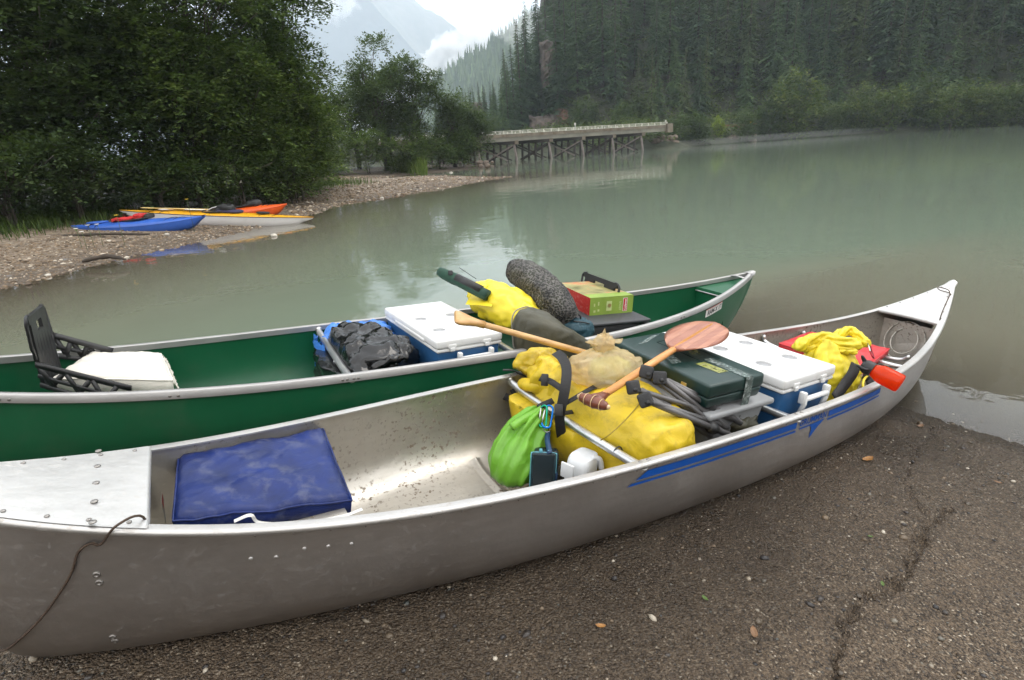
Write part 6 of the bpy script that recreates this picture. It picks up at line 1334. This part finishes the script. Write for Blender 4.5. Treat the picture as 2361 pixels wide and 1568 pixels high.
def bar(p, q, w_, h, upv=(0, 0, 1)):
    p, q = Vector(p), Vector(q); t_ = (q - p).normalized(); s = t_.cross(Vector(upv)).normalized(); u = s.cross(t_)
    V = [c + s * a * w_ / 2 + u * b * h / 2 for c in (p, q) for a, b in ((-1, -1), (1, -1), (1, 1), (-1, 1))]
    return V, [(0, 3, 2, 1), (4, 5, 6, 7), (0, 1, 5, 4), (1, 2, 6, 5), (2, 3, 7, 6), (3, 0, 4, 7)]
nb = bn
L0, L1 = b1 - bd_ * 3.2, b5 + bd_ * .95
up_ = Vector((0, 0, 1)); outw = bu.cross(up_).normalized()
if outw.y > 0: outw = -outw
mid = -outw * WID / 2
part('deck', bar(L0 + mid + up_ * (DECKZ - .17), L1 + mid + up_ * (DECKZ - .17), WID, .34), M_CONC, BR, False)
part('girder', bar(L0 - outw * .22 + up_ * (DECKZ - .565), L1 - outw * .22 + up_ * (DECKZ - .565), .3, .44), M_GIRD, BR, False)
part('girder', bar(L0 - outw * (WID - .22) + up_ * (DECKZ - .565), L1 - outw * (WID - .22) + up_ * (DECKZ - .565), .3, .44), M_GIRD, BR, False)
part('end_block', bar(L1 + outw * .06 + up_ * 2.6 - bu * .2, L1 + outw * .06 + up_ * 2.6 + bu * .7, .5, 1.1), M_CONC, BR, False)
for side in (0, 1):
    o = -outw * (.08 + side * (WID - .16))
    for h, t_ in ((.33, .05), (.19, .045)): part('rail', bar(L0 + o + up_ * (DECKZ + h), L1 + o + up_ * (DECKZ + h), .08, t_), M_RAIL, BR, False)
    part('rail', bar(L0 + o + up_ * (DECKZ + .055), L1 + o + up_ * (DECKZ + .055), .09, .055), M_RAIL, BR, False)
    nP = 36
    for k in range(nP + 1):
        c = L0.lerp(L1, k / nP) + o * 1.0 + outw * .004; part('rail_post', bar(c + up_ * (DECKZ + .004), c + up_ * (DECKZ + .37), .07, .09, bu), M_RAIL, BR, False)
for k in range(-2, 5):
    c = b1 + bd_ * k; e = c + bn * 4.2
    part('pier_cap', bar(c - bn * .35 + up_ * 2.04, e + up_ * 2.04, .4, .34), M_PILE, BR, False)
    part('cap_end', bar(c - bn * .5 + up_ * 2.05, c - bn * .1 + up_ * 2.05, .46, .42), M_CONC, BR, False)
    for j in range(6):
        q = c + bn * (j * .78); bt = -.04 if j else .10
        part('pile', tube([q - bn * bt * 4 - up_ * 1.5, q + up_ * 1.9], [.155, .14], 9), M_PILE2 if j == 0 else M_PILE, BR)
    for f_, m in ((-.2, M_PILE2 if k % 2 == 0 else M_PILE), (.2, M_PILE)):
        o = bu * f_
        part('cross_brace', bar(c + bn * .0 + o + up_ * 1.75, c + bn * 3.3 + o + up_ * .12, .08, .15), m, BR, False); part('cross_brace', bar(c + bn * 3.9 + o * 1.5 + up_ * 1.75, c + bn * .6 + o * 1.5 + up_ * .12, .08, .15), m, BR, False)
M_SIGN = pm('yellow sign face', (.8, .5, .02), .5); M_STEEL = pm('galvanised post', (.35, .35, .34), .5, .6)
p = aty(1729, 283, 94); sg_ = thing('road_sign', 'small yellow diamond road sign on the far bank', 'sign', base=(p.x, p.y, 1.5))
part('sign_face', xf(T(p) @ rotm('Z', -25) @ rotm('Y', 45), box(.5, .04, .5, .01)), M_SIGN, sg_, False); part('post', tube([(p.x, p.y + .06, 1.5), (p.x, p.y + .06, p.z + .3)], .04, 6), M_STEEL, sg_)
for px_, py_, Y_, lab in ((1326, 286, 82, 'small white marker post behind the bridge railing'), (1535, 280, 88.5, 'white marker post at the right end of the bridge')):
    p = aty(px_, py_, Y_); mp = thing('marker_post', lab, 'post', base=(p.x, p.y, 2)); part('post', tube([(p.x, p.y, 2), (p.x, p.y, p.z)], .05, 6), M_STEEL, mp); part('reflector', mv(box(.22, .05, .32, .02), p.x, p.y, p.z), M_RAIL, mp, False)
gr_ = thing('guard_rail', 'low brown guard rail on the bank right of the yellow green shrub', 'guard rail', base=aty(1690, 300, 95))
M_CORT = pm('weathered brown timber rail', (.16, .085, .05), .85, var=.3, vs_=3)
part('rail', bar(aty(1664, 291, 95), aty(1745, 286.5, 96), .12, .4), M_CORT, gr_, False)
for k in range(9):
    p = aty(1664 + 10 * k, 291 - .56 * k, 95 + k * .12); part('post', bar(p - up_ * .9, p + up_ * .22, .16, .16, (0, 1, 0)), M_CORT, gr_, False)
# ================================================================ KAYAKS AND DRIFTWOOD ON THE BEACH
M_BLK = pm('black rubber and webbing', (.016, .016, .017), .6, var=.2, bump=.2)
def kayak(name, label, A, B, L, beam, hd, dk, m_hull, m_deck, rise=.12, sheer=.05, flat=.0, seam=None):
    """A stern tip, B bow tip (deck line); x runs from A to B"""
    A, B = Vector(A), Vector(B); x = (B - A).normalized(); y = Vector((0, 0, 1)).cross(x).normalized(); z = x.cross(y); L = (B - A).length
    Mx = Matrix(((x.x, y.x, z.x, A.x), (x.y, y.y, z.y, A.y), (x.z, y.z, z.z, A.z), (0, 0, 0, 1)))
    hr, dr, sm = [], [], []
    for i in range(33):
        t = -1 + 2 * i / 32; w_ = beam / 2 * max(.012, (1 - abs(t) ** 2.3)); zs = -sheer * (1 - t * t); zb = zs - hd * (1 - abs(t) ** 5 * .72) - .02
        X = L / 2 * (1 + t); Xb = lambda f: X - math.copysign(1, t) * (abs(t) ** 7) * L * .055 * f
        hr.append([Vector((Xb((abs(math.cos(a))) ** 1.3), w_ * spow(math.sin(a), .75), zs + (zb - zs) * abs(math.cos(a)) ** .8)) for a in [-math.pi / 2 + math.pi * k / 14 for k in range(15)]])
        cr = dk * (1 - abs(t) ** 2.2) * (1 + .25 * math.cos(t * 3)) + .015
        dr.append([Vector((X, w_ * 1.01 * math.sin(a), zs + .004 + cr * math.cos(a) ** .9)) for a in [-math.pi / 2 + math.pi * k / 12 for k in range(13)]])
        sm.append(t)
    t_ = thing(name, label, 'kayak', Mx, (L / 2, 0, 0))
    part('hull', loft(hr, False, False), m_hull, t_); part('deck', loft(dr, False, False), m_deck, t_)
    for s in (-1, 1): part('seam_line', tube([Vector((L / 2 * (1 + t), s * beam / 2 * max(.012, 1 - abs(t) ** 2.3) * 1.01, -sheer * (1 - t * t) + .003)) for t in sm], .009 if seam else .005, 5), seam or m_deck, t_)
    c = []
    for k in range(28):
        a = 6.2832 * k / 28; c.append(Vector((L * .5 + .38 * math.cos(a), .22 * math.sin(a), dk * 1.2 - sheer + .035 + .03 * math.cos(a))))
    part('cockpit_rim', tube(c + c[:1], .022, 6, False), M_BLK, t_)
    part('cockpit_well', ([v - Vector((0, 0, .012)) for v in c], [tuple(range(28))]), M_BLK, t_, False)
    for t0 in (-.62, -.5, .5, .62):
        w_ = beam / 2 * (1 - abs(t0) ** 2.3); cr = dk * (1 - abs(t0) ** 2.2) * (1 + .25 * math.cos(t0 * 3)) + .024; zs = -sheer * (1 - t0 * t0)
        part('deck_line', tube([Vector((L / 2 * (1 + t0) + .10 * math.sin(a), w_ * 1.01 * math.sin(a), zs + cr * math.cos(a) + .004)) for a in [-1.4 + 2.8 * k / 10 for k in range(11)]], .007, 5), M_BLK, t_)
    return t_, Mx, L
M_KBLUE = pm('blue kayak plastic', (.035, .115, .46), .38, var=.10, vs_=2.5, bump=.05, bs=30)
M_KWHITE = pm('white gelcoat hull', (.68, .66, .64), .3, var=.05, vs_=2, bump=.02)
M_KYEL = pm('yellow gelcoat deck', (.72, .36, .015), .3, var=.08, bump=.02)
M_KOR = pm('orange kayak plastic', (.72, .10, .012), .38, var=.1, bump=.05)
M_REDC = pm('red nylon', (.52, .018, .02), .6, var=.18, bump=.3, wr=.4)
kb, KM, KL = kayak('kayak', 'blue kayak lying on the gravel in front, red life vest on it', (-11.05, 14.75, .42), (-7.58, 14.72, .44), 3.4, .66, .27, .10, M_KBLUE, M_KBLUE, sheer=.10)
part('hatch_cover', xf(T(KL * .2, 0, .045), blob(.26, .17, .03, .5, .8, 20, 8)), M_KBLUE, kb); part('toggle', xf(T(KL * .985, 0, .02), box(.05, .12, .03, .01)), M_BLK, kb)
pf = thing('life_vest', 'red life vest with black trim on the blue kayak cockpit', 'life vest', KM, (KL * .42, 0, .1))
part('panel', mv(crumple(rumple(blob(.27, .19, .05, .5, .5, 36, 20), .02, 8, 3), .02, 9, 2), KL * .40, 0, .075), M_REDC, pf); part('panel', mv(crumple(rumple(blob(.13, .16, .075, .5, .5, 30, 18), .02, 8, 4), .02, 9, 3), KL * .52, .02, .115), M_REDC, pf)
part('strap', ribbon(spline([(KL * .36, -.22, .05), (KL * .40, 0, .19), (KL * .40, .2, .06)], 10), .05, (-.3, 0, 1)), M_BLK, pf); part('collar', mv(blob(.09, .16, .06, .7, .7, 18, 10), KL * .585, .03, .11), M_BLK, pf)
kw, KWM, KWL = kayak('kayak', 'long white sea kayak with a yellow deck, bow over the water', (-10.45, 15.85, .66), (-5.19, 15.73, .12), 5.2, .58, .33, .05, M_KWHITE, M_KYEL, sheer=.02, seam=M_BLK)
part('toggle', xf(T(KWL * .03, -.03, -.07), box(.1, .05, .03, .01)), M_BLK, kw)
for f_, r_ in ((.24, .15), (.74, .13)): part('hatch_cover', xf(T(KWL * f_, 0, .085), blob(r_ * 1.4, r_, .025, .5, 1, 20, 8)), M_BLK if f_ > .5 else M_KWHITE, kw)
M_PADW = pm('white paddle blade', (.75, .74, .7), .4); M_PADY = pm('yellow paddle shaft', (.75, .55, .2), .4)
pd = thing('kayak_paddle', 'yellow shafted kayak paddle with white blade on the white kayak deck', 'paddle', KWM, (KWL * .3, -.1, .1))
part('shaft', tube([(KWL * .20, -.12, .11), (KWL * .47, -.05, .12)], .018, 8), M_PADY, pd); part('blade', xf(T(KWL * .40, -.10, .115) @ rotm('Z', 4), blob(.28, .09, .012, .8, .7, 24, 8)), M_PADW, pd); part('blade', xf(T(KWL * .165, -.13, .115), blob(.2, .07, .012, .8, .7, 20, 8)), M_PADY, pd)
sk = thing('spray_skirt', 'crumpled black spray skirt heaped on the white kayak cockpit', 'spray skirt', KWM, (KWL * .54, 0, .1))
part('tunnel', mv(rumple(blob(.24, .17, .13, .8, .8, 26, 16), .05, 7, 5), KWL * .55, 0, .14), M_BLK, sk); part('skirt', mv(rumple(blob(.36, .2, .05, .7, .7, 26, 12), .02, 8, 6), KWL * .57, 0, .09), pm('dark violet neoprene', (.03, .025, .07), .7), sk)
part('strap', tube(spline([(KWL * .46, -.1, .09), (KWL * .49, -.12, .17), (KWL * .52, -.1, .22)], 8), .014, 6), M_KWHITE, sk)
ko, KOM, KOL = kayak('kayak', 'orange kayak mostly hidden behind the white one, bow raised', (-9.0, 17.3, .34), (-6.45, 17.35, .42), 3.2, .6, .24, .12, M_KOR, M_KOR, sheer=.1)
st_ = single('seat_pad', mv(rumple(blob(.2, .2, .1, .7, .7, 22, 12), .03, 8, 9), KOL * .62, 0, .12), M_BLK, 'black folded seat pad on the orange kayak', 'seat pad', KOM, (KOL * .62, 0, .1))
M_WOOD = pm('wet dark driftwood', (.05, .038, .028), .8, var=.4, vs_=7, bump=.6, bs=40, bd=.01)
p, q = at(190, 603, .12), at(290, 598, .12)
single('driftwood', rumple(tube(spline([p, p.lerp(q, .5) + Vector((0, .1, .06)), q], 12), [.02, .03, .035, .04, .04, .045, .045, .04, .04, .035, .03, .025, .015], 9), .016, 9, 4), M_WOOD, 'dark wet driftwood branch near the water on the beach', 'driftwood', base=p)
p, q = at(60, 548, .3), at(345, 540, .25)
single('driftwood', rumple(tube(spline([p, p.lerp(q, .6) + Vector((0, .1, .02)), q], 12), [.03] * 12 + [.015], 7), .01, 9, 5), M_WOOD, 'long thin stick on the grass below the blue kayak stern', 'driftwood', base=p)
p = at(1000, 414, .1)
single('driftwood', mv(rumple(blob(.75, .25, .2, .9, .9, 24, 14), .12, 2.2, 7), p.x, p.y, p.z + .06), M_WOOD, 'dark stump lying on the gravel spit', 'driftwood', base=p)
# ================================================================ AIR
def vol_box(name, lo, hi, m, label):
    g = box(hi[0] - lo[0], hi[1] - lo[1], hi[2] - lo[2], c=[(a + b) / 2 for a, b in zip(lo, hi)])
    o = link(name, to_mesh(name, g, False)); o.data.materials.append(m); tag(o, label, 'haze', kind='stuff'); return o
mh = bpy.data.materials.new('haze'); mh.use_nodes = True; t = mh.node_tree; t.nodes.clear(); oo = t.nodes.new('ShaderNodeOutputMaterial'); pv = t.nodes.new('ShaderNodeVolumePrincipled')
pv.inputs['Color'].default_value = (.80, .90, 1, 1); pv.inputs['Density'].default_value = .0004; pv.inputs['Anisotropy'].default_value = .3
t.links.new(pv.outputs[0], oo.inputs['Volume'])
vol_box('haze', (-4400, -290, -2.8), (4400, 5400, 1180), mh, 'thin valley haze that pales the far slopes')

def puff(name, label, c, h, dens, seed, amp):
    m = bpy.data.materials.new(name); m.use_nodes = True; t = m.node_tree; t.nodes.clear(); oo = t.nodes.new('ShaderNodeOutputMaterial'); pv = t.nodes.new('ShaderNodeVolumePrincipled')
    pv.inputs['Color'].default_value = (1, 1, 1, 1); pv.inputs['Density'].default_value = dens; t.links.new(pv.outputs[0], oo.inputs['Volume'])
    g = rumple(blob(*h, 1, 1, 56, 36), amp, 2.2 / min(h), seed, 4); o = link(name, to_mesh(name, mv(g, *c))); o.data.materials.append(m); tag(o, label, 'mist', kind='stuff')
puff('cloud_bank', 'white cloud bank lying behind the far ridge', aty(1034, 158, 1500), (66, 40, 62), .05, 3, 26)  # these banks are clouds, standing inside the haze box
puff('cloud_bank', 'white cloud rising along the far ridge to the sky', aty(1088, 108, 1550), (90, 40, 42), .04, 5, 26)
puff('cloud_bank', 'white cloud at the mountain top by the leafy wall', aty(742, 10, 2600), (150, 60, 70), .012, 8, 40)
puff('cloud_bank', 'thin grey cloud drifting across the ridge firs', aty(1195, 60, 560), (22, 8, 16), .03, 9, 6)
puff('water_mist', 'thin mist lying on the water along the far shore', (40, 84, .5), (26, 4, .45), .012, 4, .12)
